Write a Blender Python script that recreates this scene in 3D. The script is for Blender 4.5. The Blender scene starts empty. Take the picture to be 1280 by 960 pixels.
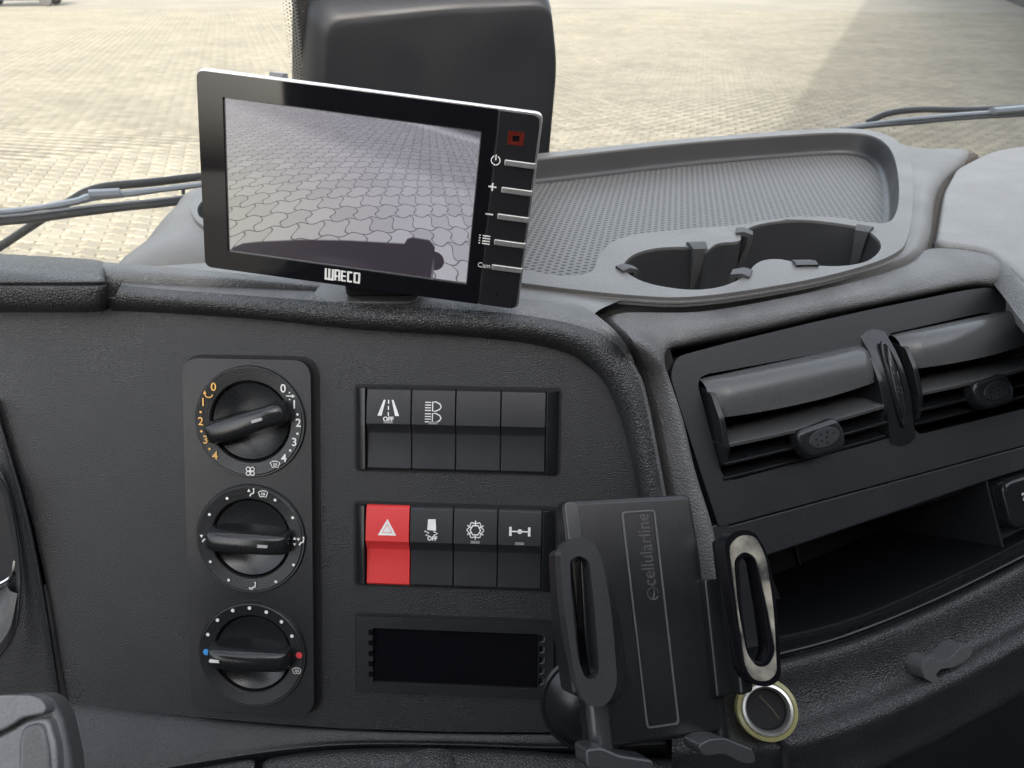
import bpy, math, random
import numpy as np
from mathutils import Vector as V, Matrix
from mathutils.geometry import tessellate_polygon
random.seed(7)
rad = math.radians
SC = bpy.context.scene
COL = SC.collection

# ------------------------------------------------------------------ camera
F = 928.0                       # focal length in pixels of the 1280 px wide photograph
PITCH = rad(30)
cam_d = bpy.data.cameras.new('camera')
cam = bpy.data.objects.new('camera', cam_d); COL.objects.link(cam)
cam.location = (0, 0, 0); cam.rotation_euler = (math.pi/2 - PITCH, 0, 0)
cam_d.sensor_width = 36; cam_d.lens = 36*F/1280
cam_d.clip_start = .01; cam_d.clip_end = 2000
cam_d.dof.use_dof = True; cam_d.dof.focus_distance = .385; cam_d.dof.aperture_fstop = 22.0
SC.camera = cam
# ------------------------------------------------------------------ sky, sun, exposure
SUN_EL = rad(22)
LD_ = V((.410, .912, 0)); LN_ = V((.912, -.410, 0))      # the shade line on the yard and its normal
SUN_H = (-LD_*math.cos(rad(40))+LN_*math.sin(rad(40))).normalized()
SUN_DIR = (SUN_H*math.cos(SUN_EL) + V((0, 0, math.sin(SUN_EL)))).normalized()
w = bpy.data.worlds.new('World'); SC.world = w; w.use_nodes = True
nt = w.node_tree; nt.nodes.clear()
sky = nt.nodes.new('ShaderNodeTexSky'); sky.sky_type = 'NISHITA'; sky.sun_disc = False
sky.sun_elevation = SUN_EL; sky.sun_rotation = math.atan2(SUN_H.x, SUN_H.y)
sky.air_density = 1.0; sky.dust_density = 7.0; sky.ozone_density = 1.0
bg = nt.nodes.new('ShaderNodeBackground'); bg.inputs['Strength'].default_value = .15
wo = nt.nodes.new('ShaderNodeOutputWorld')
hsv = nt.nodes.new('ShaderNodeHueSaturation'); hsv.inputs['Saturation'].default_value = .42; hsv.inputs['Value'].default_value = 1.45   # thin bright haze cloud
nt.links.new(sky.outputs[0], hsv.inputs['Color']); nt.links.new(hsv.outputs[0], bg.inputs[0]); nt.links.new(bg.outputs[0], wo.inputs[0])
sl = bpy.data.lights.new('sun', 'SUN'); sl.energy = 2.0; sl.angle = rad(.6); sl.color = (1, .96, .90)
so = bpy.data.objects.new('sun', sl); COL.objects.link(so)
so.rotation_euler = SUN_DIR.to_track_quat('Z', 'Y').to_euler(); so.location = (0, 0, 30)
SC.view_settings.view_transform = 'Standard'; SC.view_settings.look = 'None'
SC.view_settings.gamma = 1; SC.view_settings.exposure = 1.95

# ------------------------------------------------------------------ geometry of the place
R_ = V((1, 0, 0)); U_ = V((0, math.sin(PITCH), math.cos(PITCH))); F_ = V((0, math.cos(PITCH), -math.sin(PITCH)))
def ray(x, y): return F_ + R_*((x-640)/F) + U_*((480-y)/F)
def onz(x, y, z): r = ray(x, y); return r*(z/r.z)
def atd(x, y, d): return ray(x, y)*d
class Frame:
    """a flat working plane: origin O, right A, up B, outward N"""
    def __init__(s, O, A, B):
        s.O = O; s.A = A.normalized(); s.N = s.A.cross(B).normalized(); s.B = s.N.cross(s.A)
        s.M = Matrix((( s.A.x, s.B.x, s.N.x, O.x), (s.A.y, s.B.y, s.N.y, O.y), (s.A.z, s.B.z, s.N.z, O.z), (0, 0, 0, 1)))
    def P(s, x, y, h=0):
        r = ray(x, y); return r*((s.O+s.N*h).dot(s.N)/r.dot(s.N))
    def L(s, x, y, h=0):
        q = s.P(x, y, h)-s.O; return (q.dot(s.A), q.dot(s.B))
    def LL(s, pts, h=0): return [s.L(x, y, h) for x, y in pts]
    def at(s, a, b, h=0): return s.O+s.A*a+s.B*b+s.N*h
def camdir(c): return R_*c[0]-U_*c[1]+F_*c[2]
def pose(q, c, d):
    TL, TR, BR, BL = [V(((x-640)/F, (y-480)/F, 1)) for x, y in q]
    u = TL.cross(TR).cross(BL.cross(BR)).normalized(); v = TL.cross(BL).cross(TR.cross(BR)).normalized()
    if u.x < 0: u = -u
    if v.y < 0: v = -v
    return Frame(atd(c[0], c[1], d), camdir(u), -camdir(v))
FP = Frame(atd(560, 620, .40), camdir(V((1, .02, -.054))), -camdir(V((-.015, 1, .094))))      # centre panel
FM = pose([(246, 84), (680, 141), (646, 387), (255, 333)], (460, 235), .42)                    # monitor
FH = pose([(700, 625), (864, 617), (910, 920), (735, 943)], (800, 780), .33)                   # phone holder
Lv = V((.93, .366, 0)).normalized(); Bv = V((Lv.y, -Lv.x, 0)); tv = rad(35)
FV = Frame(ray(850, 440)*.40, Lv, -(V((0, 0, -math.cos(tv)))+Bv*math.sin(tv)))                 # vent module
TL_ = V((.951, .309, 0)); TF_ = V((-.309, .951, 0))                                            # cab: right, forward
# windscreen plane
ws0 = onz(680, 191, -.165)+TF_*.085
FW = Frame(ws0, TL_, V((0, 0, 1))*math.cos(rad(14))-TF_*math.sin(rad(14)))
GZ = -2.35                                                                                     # ground level below the lens

# ------------------------------------------------------------------ materials
MATS = {}
def newmat(name):
    m = bpy.data.materials.new(name); m.use_nodes = True; MATS[name] = m
    n = m.node_tree.nodes; return m, n, m.node_tree.links, n['Principled BSDF']
def tex(n, l, kind, scale, coord='Object', **kw):
    tc = n.new('ShaderNodeTexCoord'); t = n.new(kind); t.inputs['Scale'].default_value = scale
    for k, v in kw.items(): t.inputs[k].default_value = v
    l.new(tc.outputs[coord], t.inputs['Vector']); return t
def ramp(n, l, src, a, b, ca, cb):
    r = n.new('ShaderNodeValToRGB'); r.color_ramp.elements[0].position = a; r.color_ramp.elements[1].position = b
    r.color_ramp.elements[0].color = (*ca, 1) if len(ca) == 3 else ca; r.color_ramp.elements[1].color = (*cb, 1) if len(cb) == 3 else cb
    l.new(src, r.inputs[0]); return r
def c3(v): return (v, v, v) if isinstance(v, (int, float)) else v
def plastic(name, base, rough=.5, grain=0, gs=1400, dust=0.0, dustc=(.30, .29, .27), spec=.5, var=.12, rv=.06):
    m, n, l, b = newmat(name); base = c3(base)
    b.inputs['Specular IOR Level'].default_value = spec
    big = tex(n, l, 'ShaderNodeTexNoise', 22, Detail=4)
    fine = tex(n, l, 'ShaderNodeTexNoise', gs, Detail=2)
    rr = ramp(n, l, big.outputs[0], .3, .7, c3(max(rough-rv, .03)), c3(rough+rv)); l.new(rr.outputs[0], b.inputs['Roughness'])
    col = ramp(n, l, fine.outputs[0], .3, .7, tuple(c*(1-var) for c in base), tuple(c*(1+var) for c in base))
    out = col.outputs[0]
    if dust:
        sp = tex(n, l, 'ShaderNodeTexNoise', 2600, Detail=1)
        smk = tex(n, l, 'ShaderNodeTexNoise', 35, Detail=5)
        ml = n.new('ShaderNodeMath'); ml.operation = 'MULTIPLY'
        a = ramp(n, l, sp.outputs[0], .58, .74, c3(0.12), c3(1)); c = ramp(n, l, smk.outputs[0], .3, .75, c3(dust*.4), c3(dust))
        l.new(a.outputs[0], ml.inputs[0]); l.new(c.outputs[0], ml.inputs[1])
        mx = n.new('ShaderNodeMix'); mx.data_type = 'RGBA'; mx.inputs[7].default_value = (*dustc, 1)
        l.new(ml.outputs[0], mx.inputs[0]); l.new(out, mx.inputs[6]); out = mx.outputs[2]
    l.new(out, b.inputs['Base Color'])
    if grain:
        bp = n.new('ShaderNodeBump'); bp.inputs['Strength'].default_value = grain; bp.inputs['Distance'].default_value = .0006
        l.new(fine.outputs[0], bp.inputs['Height']); l.new(bp.outputs[0], b.inputs['Normal'])
    return m
def leather(name, base, rough=.45, scale=420, strength=.6, dust=0):
    m, n, l, b = newmat(name); base = c3(base)
    wv = tex(n, l, 'ShaderNodeTexNoise', 90, Detail=2)
    tc = n.new('ShaderNodeTexCoord')
    sc = n.new('ShaderNodeVectorMath'); sc.operation = 'MULTIPLY_ADD'; sc.inputs[1].default_value = (.0022,)*3
    l.new(wv.outputs['Color'], sc.inputs[0]); l.new(tc.outputs['Object'], sc.inputs[2])
    vo = n.new('ShaderNodeTexVoronoi'); vo.feature = 'DISTANCE_TO_EDGE'; vo.inputs['Scale'].default_value = scale
    l.new(sc.outputs[0], vo.inputs['Vector'])
    v2 = n.new('ShaderNodeTexVoronoi'); v2.feature = 'F1'; v2.inputs['Scale'].default_value = scale*2.1; l.new(sc.outputs[0], v2.inputs['Vector'])
    h = ramp(n, l, vo.outputs['Distance'], 0, .28, c3(0), c3(1))
    ad = n.new('ShaderNodeMath'); ad.operation = 'MULTIPLY_ADD'; ad.inputs[1].default_value = -.35; l.new(v2.outputs['Distance'], ad.inputs[0]); l.new(h.outputs[0], ad.inputs[2])
    bp = n.new('ShaderNodeBump'); bp.inputs['Strength'].default_value = strength; bp.inputs['Distance'].default_value = .0005
    l.new(ad.outputs[0], bp.inputs['Height']); l.new(bp.outputs[0], b.inputs['Normal'])
    big = tex(n, l, 'ShaderNodeTexNoise', 30, Detail=4)
    col = ramp(n, l, big.outputs[0], .3, .7, tuple(c*.85 for c in base), tuple(c*(1.15+dust) for c in base)); l.new(col.outputs[0], b.inputs['Base Color'])
    b.inputs['Roughness'].default_value = rough
    return m
def flat(name, col, rough=.5, metal=0, spec=.5, emit=0):
    m, n, l, b = newmat(name); col = c3(col)
    t = tex(n, l, 'ShaderNodeTexNoise', 300, Detail=3)
    r = ramp(n, l, t.outputs[0], .3, .7, tuple(c*.92 for c in col), tuple(min(c*1.08, 1) for c in col)); l.new(r.outputs[0], b.inputs['Base Color'])
    b.inputs['Roughness'].default_value = rough; b.inputs['Metallic'].default_value = metal; b.inputs['Specular IOR Level'].default_value = spec
    if emit: b.inputs['Emission Color'].default_value = (*col, 1); b.inputs['Emission Strength'].default_value = emit
    return m
M = MATS
plastic('panel', (.016, .0172, .0188), .32, .8, 1500, .12, var=.4, rv=.09)
plastic('module', (.015, .016, .0175), .33, .35, 1600, .05)
plastic('smooth', (.010, .011, .012), .26, .06, 1800, .03)
plastic('satin', (.013, .014, .015), .20, .05, 1500, .03)
plastic('dial_ring', (.016, .017, .018), .33, .4, 1300, .03)
plastic('switch', (.014, .015, .018), .45, .12, 2200, .06)
plastic('red', (.62, .035, .035), .45, .10, 2200, .04, var=.06)
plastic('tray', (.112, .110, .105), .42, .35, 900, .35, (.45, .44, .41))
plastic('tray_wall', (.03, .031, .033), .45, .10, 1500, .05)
plastic('cover', (.165, .163, .156), .5, .30, 700, .6, (.50, .49, .46))
plastic('housing', (.010, .0108, .013), .38, .05, 900, .05)
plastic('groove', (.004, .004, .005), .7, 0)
plastic('seam_strip', (.07, .058, .045), .9, .5, 1500)
plastic('rubber', (.05, .052, .053), .6, .2, 1500, .2)
plastic('vent_blade_lit', (.07, .072, .072), .24, .05, 1500, .05)  # paler vent plastic: light on visor and upper louver is in the base colour
plastic('arm', (.040, .041, .043), .20, .03, 1200, .04)
flat('bin_black', (.004, .0045, .006), .55, spec=.15)
plastic('stalk_grey', (.15, .155, .155), .25, .05, 900, .05)
plastic('stalk_dark', (.085, .087, .088), .30, .2, 900, .05)
plastic('pale_lining', (.15, .148, .14), .85, .3, 500)
plastic('dark_lining', (.05, .05, .05), .8, .3, 500)
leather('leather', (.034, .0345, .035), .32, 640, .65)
leather('leather_lit', (.10, .10, .098), .38, 640, .6, .3)  # lit copy of the leather: light on up-facing pads is in the colour
flat('gloss', (.006, .006, .008), .04)
flat('strip', (.012, .012, .014), .28)
flat('silver', (.62, .62, .60), .30, .85)
flat('chrome', (.75, .75, .74), .12, 1)
flat('strip_edge', (.09, .09, .09), .35)
flat('emboss', (.05, .05, .052), .3)
flat('gunmetal', (.20, .20, .20), .33, .55)
flat('print_white', (.72, .72, .69), .5)
flat('pointer_grey', (.34, .33, .34), .4)
flat('print_grey', (.22, .22, .22), .5)
flat('print_orange', (.72, .40, .10), .5)
flat('print_blue', (.05, .28, .68), .4)
flat('print_red', (.68, .06, .07), .4)
flat('lamp_red', (.10, .014, .008), .15)
flat('slot_black', (.004, .004, .006), .10)
flat('lens_amber', (.30, .28, .13), .25)
flat('wiper_black', (.035, .036, .038), .35)
flat('wiper_grey', (.30, .31, .32), .30, .2)
flat('frit', (.01, .01, .01), .6)
flat('car_paint', (.03, .04, .06), .25)
flat('car_glass', (.02, .025, .03), .05)
flat('tyre', (.02, .02, .02), .8)
flat('metal_wall', (.62, .62, .60), .5)
flat('door_blue', (.08, .14, .22), .5)
# dimpled rubber mat of the tray
m, n, l, b = newmat('dimple_mat')
tc = n.new('ShaderNodeTexCoord'); mp = n.new('ShaderNodeMapping'); mp.vector_type = 'POINT'
mp.inputs['Rotation'].default_value = (0, 0, -math.atan2(.309, .951)); l.new(tc.outputs['Object'], mp.inputs[0])
sx = n.new('ShaderNodeSeparateXYZ'); l.new(mp.outputs[0], sx.inputs[0])
def fr(sock, per, off=None):
    d = n.new('ShaderNodeMath'); d.operation = 'DIVIDE'; d.inputs[1].default_value = per; l.new(sock, d.inputs[0])
    s = d.outputs[0]
    if off is not None:
        a = n.new('ShaderNodeMath'); a.operation = 'ADD'; l.new(s, a.inputs[0]); l.new(off, a.inputs[1]); s = a.outputs[0]
    f = n.new('ShaderNodeMath'); f.operation = 'FRACT'; l.new(s, f.inputs[0])
    g = n.new('ShaderNodeMath'); g.operation = 'SUBTRACT'; l.new(f.outputs[0], g.inputs[0]); g.inputs[1].default_value = .5
    return g.outputs[0], d.outputs[0]
fy, dy = fr(sx.outputs[1], .0052)
fl = n.new('ShaderNodeMath'); fl.operation = 'FLOOR'; l.new(dy, fl.inputs[0])
hf = n.new('ShaderNodeMath'); hf.operation = 'MULTIPLY'; hf.inputs[1].default_value = .5; l.new(fl.outputs[0], hf.inputs[0])
fx, _ = fr(sx.outputs[0], .0058, hf.outputs[0])
cb = n.new('ShaderNodeCombineXYZ'); l.new(fx, cb.inputs[0]); l.new(fy, cb.inputs[1])
le = n.new('ShaderNodeVectorMath'); le.operation = 'LENGTH'; l.new(cb.outputs[0], le.inputs[0])
h = ramp(n, l, le.outputs['Value'], .22, .36, c3(0), c3(1))
cr = ramp(n, l, le.outputs['Value'], .22, .36, (.024, .024, .023), (.116, .114, .109)); l.new(cr.outputs[0], b.inputs['Base Color'])
bp = n.new('ShaderNodeBump'); bp.inputs['Strength'].default_value = .8; bp.inputs['Distance'].default_value = .0012
l.new(h.outputs[0], bp.inputs['Height']); l.new(bp.outputs[0], b.inputs['Normal']); b.inputs['Roughness'].default_value = .48
# windscreen glass: clear with a Fresnel reflection
m = bpy.data.materials.new('windscreen_glass'); m.use_nodes = True; M['glass'] = m; n = m.node_tree.nodes; l = m.node_tree.links; n.clear()
o = n.new('ShaderNodeOutputMaterial'); mx = n.new('ShaderNodeMixShader'); tr = n.new('ShaderNodeBsdfTransparent'); gl = n.new('ShaderNodeBsdfGlossy')
tr.inputs[0].default_value = (.95, .965, .955, 1); gl.inputs['Roughness'].default_value = .02
fz = n.new('ShaderNodeFresnel'); fz.inputs[0].default_value = 1.45
l.new(fz.outputs[0], mx.inputs[0]); l.new(tr.outputs[0], mx.inputs[1]); l.new(gl.outputs[0], mx.inputs[2])
df = n.new('ShaderNodeBsdfDiffuse'); df.inputs[0].default_value = (.7, .68, .62, 1); mx2 = n.new('ShaderNodeMixShader')
t = tex(n, l, 'ShaderNodeTexNoise', 420, Detail=2); t_ = tex(n, l, 'ShaderNodeTexNoise', 9, Detail=6)
r1 = ramp(n, l, t.outputs[0], .70, .76, c3(0), c3(.5)); r2 = ramp(n, l, t_.outputs[0], .35, .75, c3(.01), c3(.07))
am = n.new('ShaderNodeMath'); am.operation = 'ADD'; l.new(r1.outputs[0], am.inputs[0]); l.new(r2.outputs[0], am.inputs[1])
l.new(am.outputs[0], mx2.inputs[0]); l.new(mx.outputs[0], mx2.inputs[1]); l.new(df.outputs[0], mx2.inputs[2]); l.new(mx2.outputs[0], o.inputs[0])
# dirty foam inside the right clamp
m, n, l, b = newmat('worn_foam')
t = tex(n, l, 'ShaderNodeTexNoise', 85, Detail=9); r = ramp(n, l, t.outputs[0], .40, .68, (.025, .024, .022), (.36, .33, .26)); l.new(r.outputs[0], b.inputs['Base Color'])
b.inputs['Roughness'].default_value = .75
bp = n.new('ShaderNodeBump'); bp.inputs['Strength'].default_value = .5; bp.inputs['Distance'].default_value = .0008; l.new(t.outputs[0], bp.inputs['Height']); l.new(bp.outputs[0], b.inputs['Normal'])
# concrete pavers
def paver_mat(name, near):
    m, n, l, b = newmat(name)
    t1 = tex(n, l, 'ShaderNodeTexNoise', .35, Detail=5) if False else None
    geo = n.new('ShaderNodeNewGeometry')
    t = n.new('ShaderNodeTexNoise'); t.inputs['Scale'].default_value = .5; t.inputs['Detail'].default_value = 5; l.new(geo.outputs['Position'], t.inputs['Vector'])
    t2 = n.new('ShaderNodeTexNoise'); t2.inputs['Scale'].default_value = 60; t2.inputs['Detail'].default_value = 4; l.new(geo.outputs['Position'], t2.inputs['Vector'])
    a = ramp(n, l, t.outputs[0], .3, .7, (.158, .144, .110), (.210, .191, .146))
    c = ramp(n, l, t2.outputs[0], .3, .7, (.82,)*3, (1.12,)*3)
    mm = n.new('ShaderNodeMix'); mm.data_type = 'RGBA'; mm.blend_type = 'MULTIPLY'; mm.inputs[0].default_value = 1
    l.new(a.outputs[0], mm.inputs[6]); l.new(c.outputs[0], mm.inputs[7])
    rr = ramp(n, l, geo.outputs['Random Per Island'], 0, 1, (.82, .82, .81), (1.14, 1.14, 1.15))
    m2 = n.new('ShaderNodeMix'); m2.data_type = 'RGBA'; m2.blend_type = 'MULTIPLY'; m2.inputs[0].default_value = 1 if near else 0
    l.new(mm.outputs[2], m2.inputs[6]); l.new(rr.outputs[0], m2.inputs[7])
    out = m2.outputs[2]
    if near:                     # each single paver has its own island, so vary by object as well
        oi = n.new('ShaderNodeObjectInfo'); r3 = ramp(n, l, oi.outputs['Random'], 0, 1, (.84, .84, .83), (1.12, 1.12, 1.13))
        m3 = n.new('ShaderNodeMix'); m3.data_type = 'RGBA'; m3.blend_type = 'MULTIPLY'; m3.inputs[0].default_value = 1
        l.new(out, m3.inputs[6]); l.new(r3.outputs[0], m3.inputs[7]); out = m3.outputs[2]
    l.new(out, b.inputs['Base Color']); b.inputs['Roughness'].default_value = .85
    return m
paver_mat('paver', True)
m, n, l, b = newmat('joint_sand')   # sand between the pavers; far away, where pavers are below a pixel, the mean paver colour
geo = n.new('ShaderNodeNewGeometry'); ln = n.new('ShaderNodeVectorMath'); ln.operation = 'LENGTH'; l.new(geo.outputs['Position'], ln.inputs[0])
mr = n.new('ShaderNodeMapRange'); mr.inputs[1].default_value = 39; mr.inputs[2].default_value = 44; l.new(ln.outputs['Value'], mr.inputs[0])
t = n.new('ShaderNodeTexNoise'); t.inputs['Scale'].default_value = .3; t.inputs['Detail'].default_value = 8; l.new(geo.outputs['Position'], t.inputs['Vector'])
fa = ramp(n, l, t.outputs[0], .3, .7, (.142, .130, .101), (.195, .178, .139))
t = n.new('ShaderNodeTexNoise'); t.inputs['Scale'].default_value = 90; l.new(geo.outputs['Position'], t.inputs['Vector'])
nr = ramp(n, l, t.outputs[0], .3, .7, (.06, .054, .04), (.12, .108, .08))
mx = n.new('ShaderNodeMix'); mx.data_type = 'RGBA'; l.new(mr.outputs[0], mx.inputs[0]); l.new(nr.outputs[0], mx.inputs[6]); l.new(fa.outputs[0], mx.inputs[7])
l.new(mx.outputs[2], b.inputs['Base Color']); b.inputs['Roughness'].default_value = .9

# ------------------------------------------------------------------ mesh tools
class Acc:
    def __init__(s): s.v = []; s.f = []; s.m = []
    def add(s, vf, mi=0):
        v, f = vf; k = len(s.v); s.v += [tuple(p) for p in v]; s.f += [tuple(i+k for i in q) for q in f]; s.m += [mi]*len(f); return s
def thing(name, label, cat, M4=None, group=None, kind=None):
    o = bpy.data.objects.new(name, None); COL.objects.link(o); o.empty_display_size = .02
    if isinstance(M4, Matrix): o.matrix_world = M4
    elif M4 is not None: o.location = M4
    o['label'] = label; o['category'] = cat
    if group: o['group'] = group
    if kind: o['kind'] = kind
    return o
def build(name, acc, mats, parent=None, Mw=None, bev=0, seg=2, smooth=True, angle=40, label=None):
    if isinstance(acc, tuple): acc = Acc().add(acc)
    if isinstance(mats, str): mats = [mats]
    me = bpy.data.meshes.new(name); me.from_pydata(acc.v, [], acc.f); me.validate(verbose=False)
    for k in mats: me.materials.append(M[k])
    if len(me.polygons) == len(acc.m): me.polygons.foreach_set('material_index', acc.m)
    if smooth:
        me.polygons.foreach_set('use_smooth', [True]*len(me.polygons)); me.update(); me.set_sharp_from_angle(angle=rad(angle))
    o = bpy.data.objects.new(name, me); COL.objects.link(o)
    if parent is not None:
        o.parent = parent
        if Mw is None and parent.type == 'EMPTY' and parent.get('_w'): pass
    W[o.name] = Mw if Mw is not None else Matrix.Identity(4)
    o.matrix_basis = (world(parent).inverted() @ W[o.name]) if parent is not None else W[o.name]
    if bev:
        b = o.modifiers.new('bevel', 'BEVEL'); b.width = bev; b.segments = seg; b.limit_method = 'ANGLE'; b.angle_limit = rad(30); b.harden_normals = True
    if label: o['label'] = label
    return o
W = {}
def world(o):
    if o is None: return Matrix.Identity(4)
    if o.name in W: return W[o.name]
    return o.matrix_basis.copy()
def rounded(pts, r, n=5):
    out = []; N = len(pts)
    for i in range(N):
        p0, p, p1 = [V((*pts[j % N][:2], 0)) for j in (i-1, i, i+1)]
        rr = r[i] if isinstance(r, (list, tuple)) else r
        a = (p0-p); b_ = (p1-p); rr = min(rr, a.length*.48, b_.length*.48)
        if rr <= 0: out.append((p.x, p.y)); continue
        a = p+a.normalized()*rr; c = p+b_.normalized()*rr
        for k in range(n+1):
            t = k/n; q = a*(1-t)**2+p*2*t*(1-t)+c*t*t; out.append((q.x, q.y))
    return out
def rect(x0, y0, x1, y1, r=0, n=5): return rounded([(x0, y0), (x1, y0), (x1, y1), (x0, y1)], r, n)
def circle(cx, cy, r, n=40, ry=None): return [(cx+r*math.cos(2*math.pi*i/n), cy+(ry or r)*math.sin(2*math.pi*i/n)) for i in range(n)]
def area(p): return sum(p[i][0]*p[(i+1) % len(p)][1]-p[(i+1) % len(p)][0]*p[i][1] for i in range(len(p)))/2
def prism(outer, z0, z1, holes=(), cap0=True, inset=0):
    outer = list(outer)
    if area(outer) < 0: outer.reverse()
    hs = []
    for h in holes:
        h = list(h)
        if area(h) > 0: h.reverse()
        hs.append(h)
    loops = [outer]+hs; flatp = [p for lp in loops for p in lp]; n = len(flatp)
    if hs: tri = [tuple(t) for t in tessellate_polygon([[V((x, y, 0)) for x, y in lp] for lp in loops])]
    else: tri = [tuple(range(n))]
    def up(t):
        if len(t) > 3: return t
        a, b_, c = [flatp[i] for i in t]
        return t if (b_[0]-a[0])*(c[1]-a[1])-(b_[1]-a[1])*(c[0]-a[0]) > 0 else t[::-1]
    tri = [up(t) for t in tri]
    v = [(x, y, z1) for x, y in flatp]+[(x, y, z0) for x, y in flatp]
    f = list(tri)
    if cap0: f += [tuple(i+n for i in t[::-1]) for t in tri]
    k = 0
    for lp in loops:
        m_ = len(lp)
        for i in range(m_):
            a, b_ = k+i, k+(i+1) % m_; f.append((a+n, b_+n, b_, a))
        k += m_
    return v, f
def mapped(vf, fn): return [tuple(fn(V(p))) for p in vf[0]], vf[1]
def lathe(prof, n=56, cx=0, cy=0):
    v = []; f = []
    for r, z in prof:
        for i in range(n): a = 2*math.pi*i/n; v.append((cx+r*math.cos(a), cy+r*math.sin(a), z))
    for j in range(len(prof)-1):
        for i in range(n):
            k = (i+1) % n; f.append((j*n+i, j*n+k, (j+1)*n+k, (j+1)*n+i))
    return v, f
def cr(pts, n, closed=False):
    """Catmull-Rom resample, n points per span"""
    P = [V(p) for p in pts]; N = len(P); out = []
    spans = N if closed else N-1
    for i in range(spans):
        p1, p2 = P[i], P[(i+1) % N]
        p0 = P[i-1] if (closed or i > 0) else p1*2-p2
        p3 = P[(i+2) % N] if (closed or i+2 < N) else p2*2-p1
        for k in range(n):
            t = k/n; out.append(((p1*2)+(p2-p0)*t+(p0*2-p1*5+p2*4-p3)*t*t+(p1*3-p0-p2*3+p3)*t**3)*.5)
    if not closed: out.append(P[-1])
    return out
def loft(curves, n=6, across=4, closed=False):
    """surface through matched curves; across=0 keeps creases at each curve"""
    C = [cr(c, n, closed) if n > 1 else [V(p) for p in c] for c in curves]
    m_ = len(C[0]); rows = []
    if across:
        cols = [cr([c[i] for c in C], across) for i in range(m_)]
        rows = [[cols[i][j] for i in range(m_)] for j in range(len(cols[0]))]
    else: rows = C
    v = [p for r in rows for p in r]; f = []
    for j in range(len(rows)-1):
        for i in range(m_ if closed else m_-1):
            k = (i+1) % m_; f.append((j*m_+i, j*m_+k, (j+1)*m_+k, (j+1)*m_+i))
    return v, f
def tube(pts, r, n=10, per=1, flatten=None, up=V((0, 0, 1)), closed=False, caps=True):
    P = cr(pts, per, closed) if per > 1 else [V(p) for p in pts]
    v = []; f = []; N = len(P)
    for i, p in enumerate(P):
        t = ((P[(i+1) % N] if closed or i < N-1 else p)-(P[i-1] if closed or i > 0 else p)).normalized()
        s = t.cross(up)
        if s.length < 1e-6: s = t.cross(V((1, 0, 0)))
        s.normalize(); q = s.cross(t)
        rr = r if not isinstance(r, (list, tuple)) else r[min(int(i/max(N-1, 1)*(len(r)-1)+.5), len(r)-1)]
        a_, b_ = (rr, rr) if flatten is None else (rr, rr*flatten)
        for k in range(n):
            an = 2*math.pi*k/n; v.append(p+s*a_*math.cos(an)+q*b_*math.sin(an))
    for i in range(N if closed else N-1):
        j = (i+1) % N
        for k in range(n):
            l_ = (k+1) % n; f.append((i*n+k, i*n+l_, j*n+l_, j*n+k))
    if caps and not closed: f.append(tuple(range(n))[::-1]); f.append(tuple((N-1)*n+k for k in range(n)))
    return v, f
def box(x0, y0, z0, x1, y1, z1): return prism([(x0, y0), (x1, y0), (x1, y1), (x0, y1)], z0, z1)
def stroke(pts, w_, z, closed=False):
    """flat printed line of width w_"""
    v = []; f = []; N = len(pts); P = [V((x, y, 0)) for x, y in pts]
    for i in range(N):
        a = P[i-1] if (closed or i > 0) else P[i]; b_ = P[(i+1) % N] if (closed or i < N-1) else P[i]
        t = (b_-a).normalized(); s = V((-t.y, t.x, 0))*w_/2
        v += [(P[i].x+s.x, P[i].y+s.y, z), (P[i].x-s.x, P[i].y-s.y, z)]
    for i in range(N if closed else N-1):
        j = (i+1) % N; f.append((2*i+1, 2*j+1, 2*j, 2*i))
    return v, f
def disc(cx, cy, r, z, n=14): return [(cx+r*math.cos(2*math.pi*i/n), cy+r*math.sin(2*math.pi*i/n), z) for i in range(n)], [tuple(range(n))]
def poly(pts, z):
    if area(pts) < 0: pts = pts[::-1]
    return [(x, y, z) for x, y in pts], [tuple(range(len(pts)))]
_fc = {}
def text(s, size, x, y, z, rot=0, bold=0, sx=1, ext=0):
    cu = bpy.data.curves.new('t', 'FONT'); cu.body = s; cu.size = size; cu.align_x = 'CENTER'; cu.align_y = 'CENTER'; cu.offset = bold; cu.extrude = ext; cu.resolution_u = 4
    o = bpy.data.objects.new('t', cu); COL.objects.link(o)
    me = bpy.data.meshes.new_from_object(o.evaluated_get(bpy.context.evaluated_depsgraph_get()))
    ca, sa = math.cos(rot), math.sin(rot)
    v = [(x+p.co.x*sx*ca-p.co.y*sa, y+p.co.x*sx*sa+p.co.y*ca, z+p.co.z) for p in me.vertices]; f = [tuple(p.vertices) for p in me.polygons]
    bpy.data.objects.remove(o); bpy.data.curves.remove(cu); bpy.data.meshes.remove(me)
    return v, f
def arc(cx, cy, r, a0, a1, n=14, ry=None): return [(cx+r*math.cos(rad(a0+(a1-a0)*i/n)), cy+(ry or r)*math.sin(rad(a0+(a1-a0)*i/n))) for i in range(n+1)]
mm = .001

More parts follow.
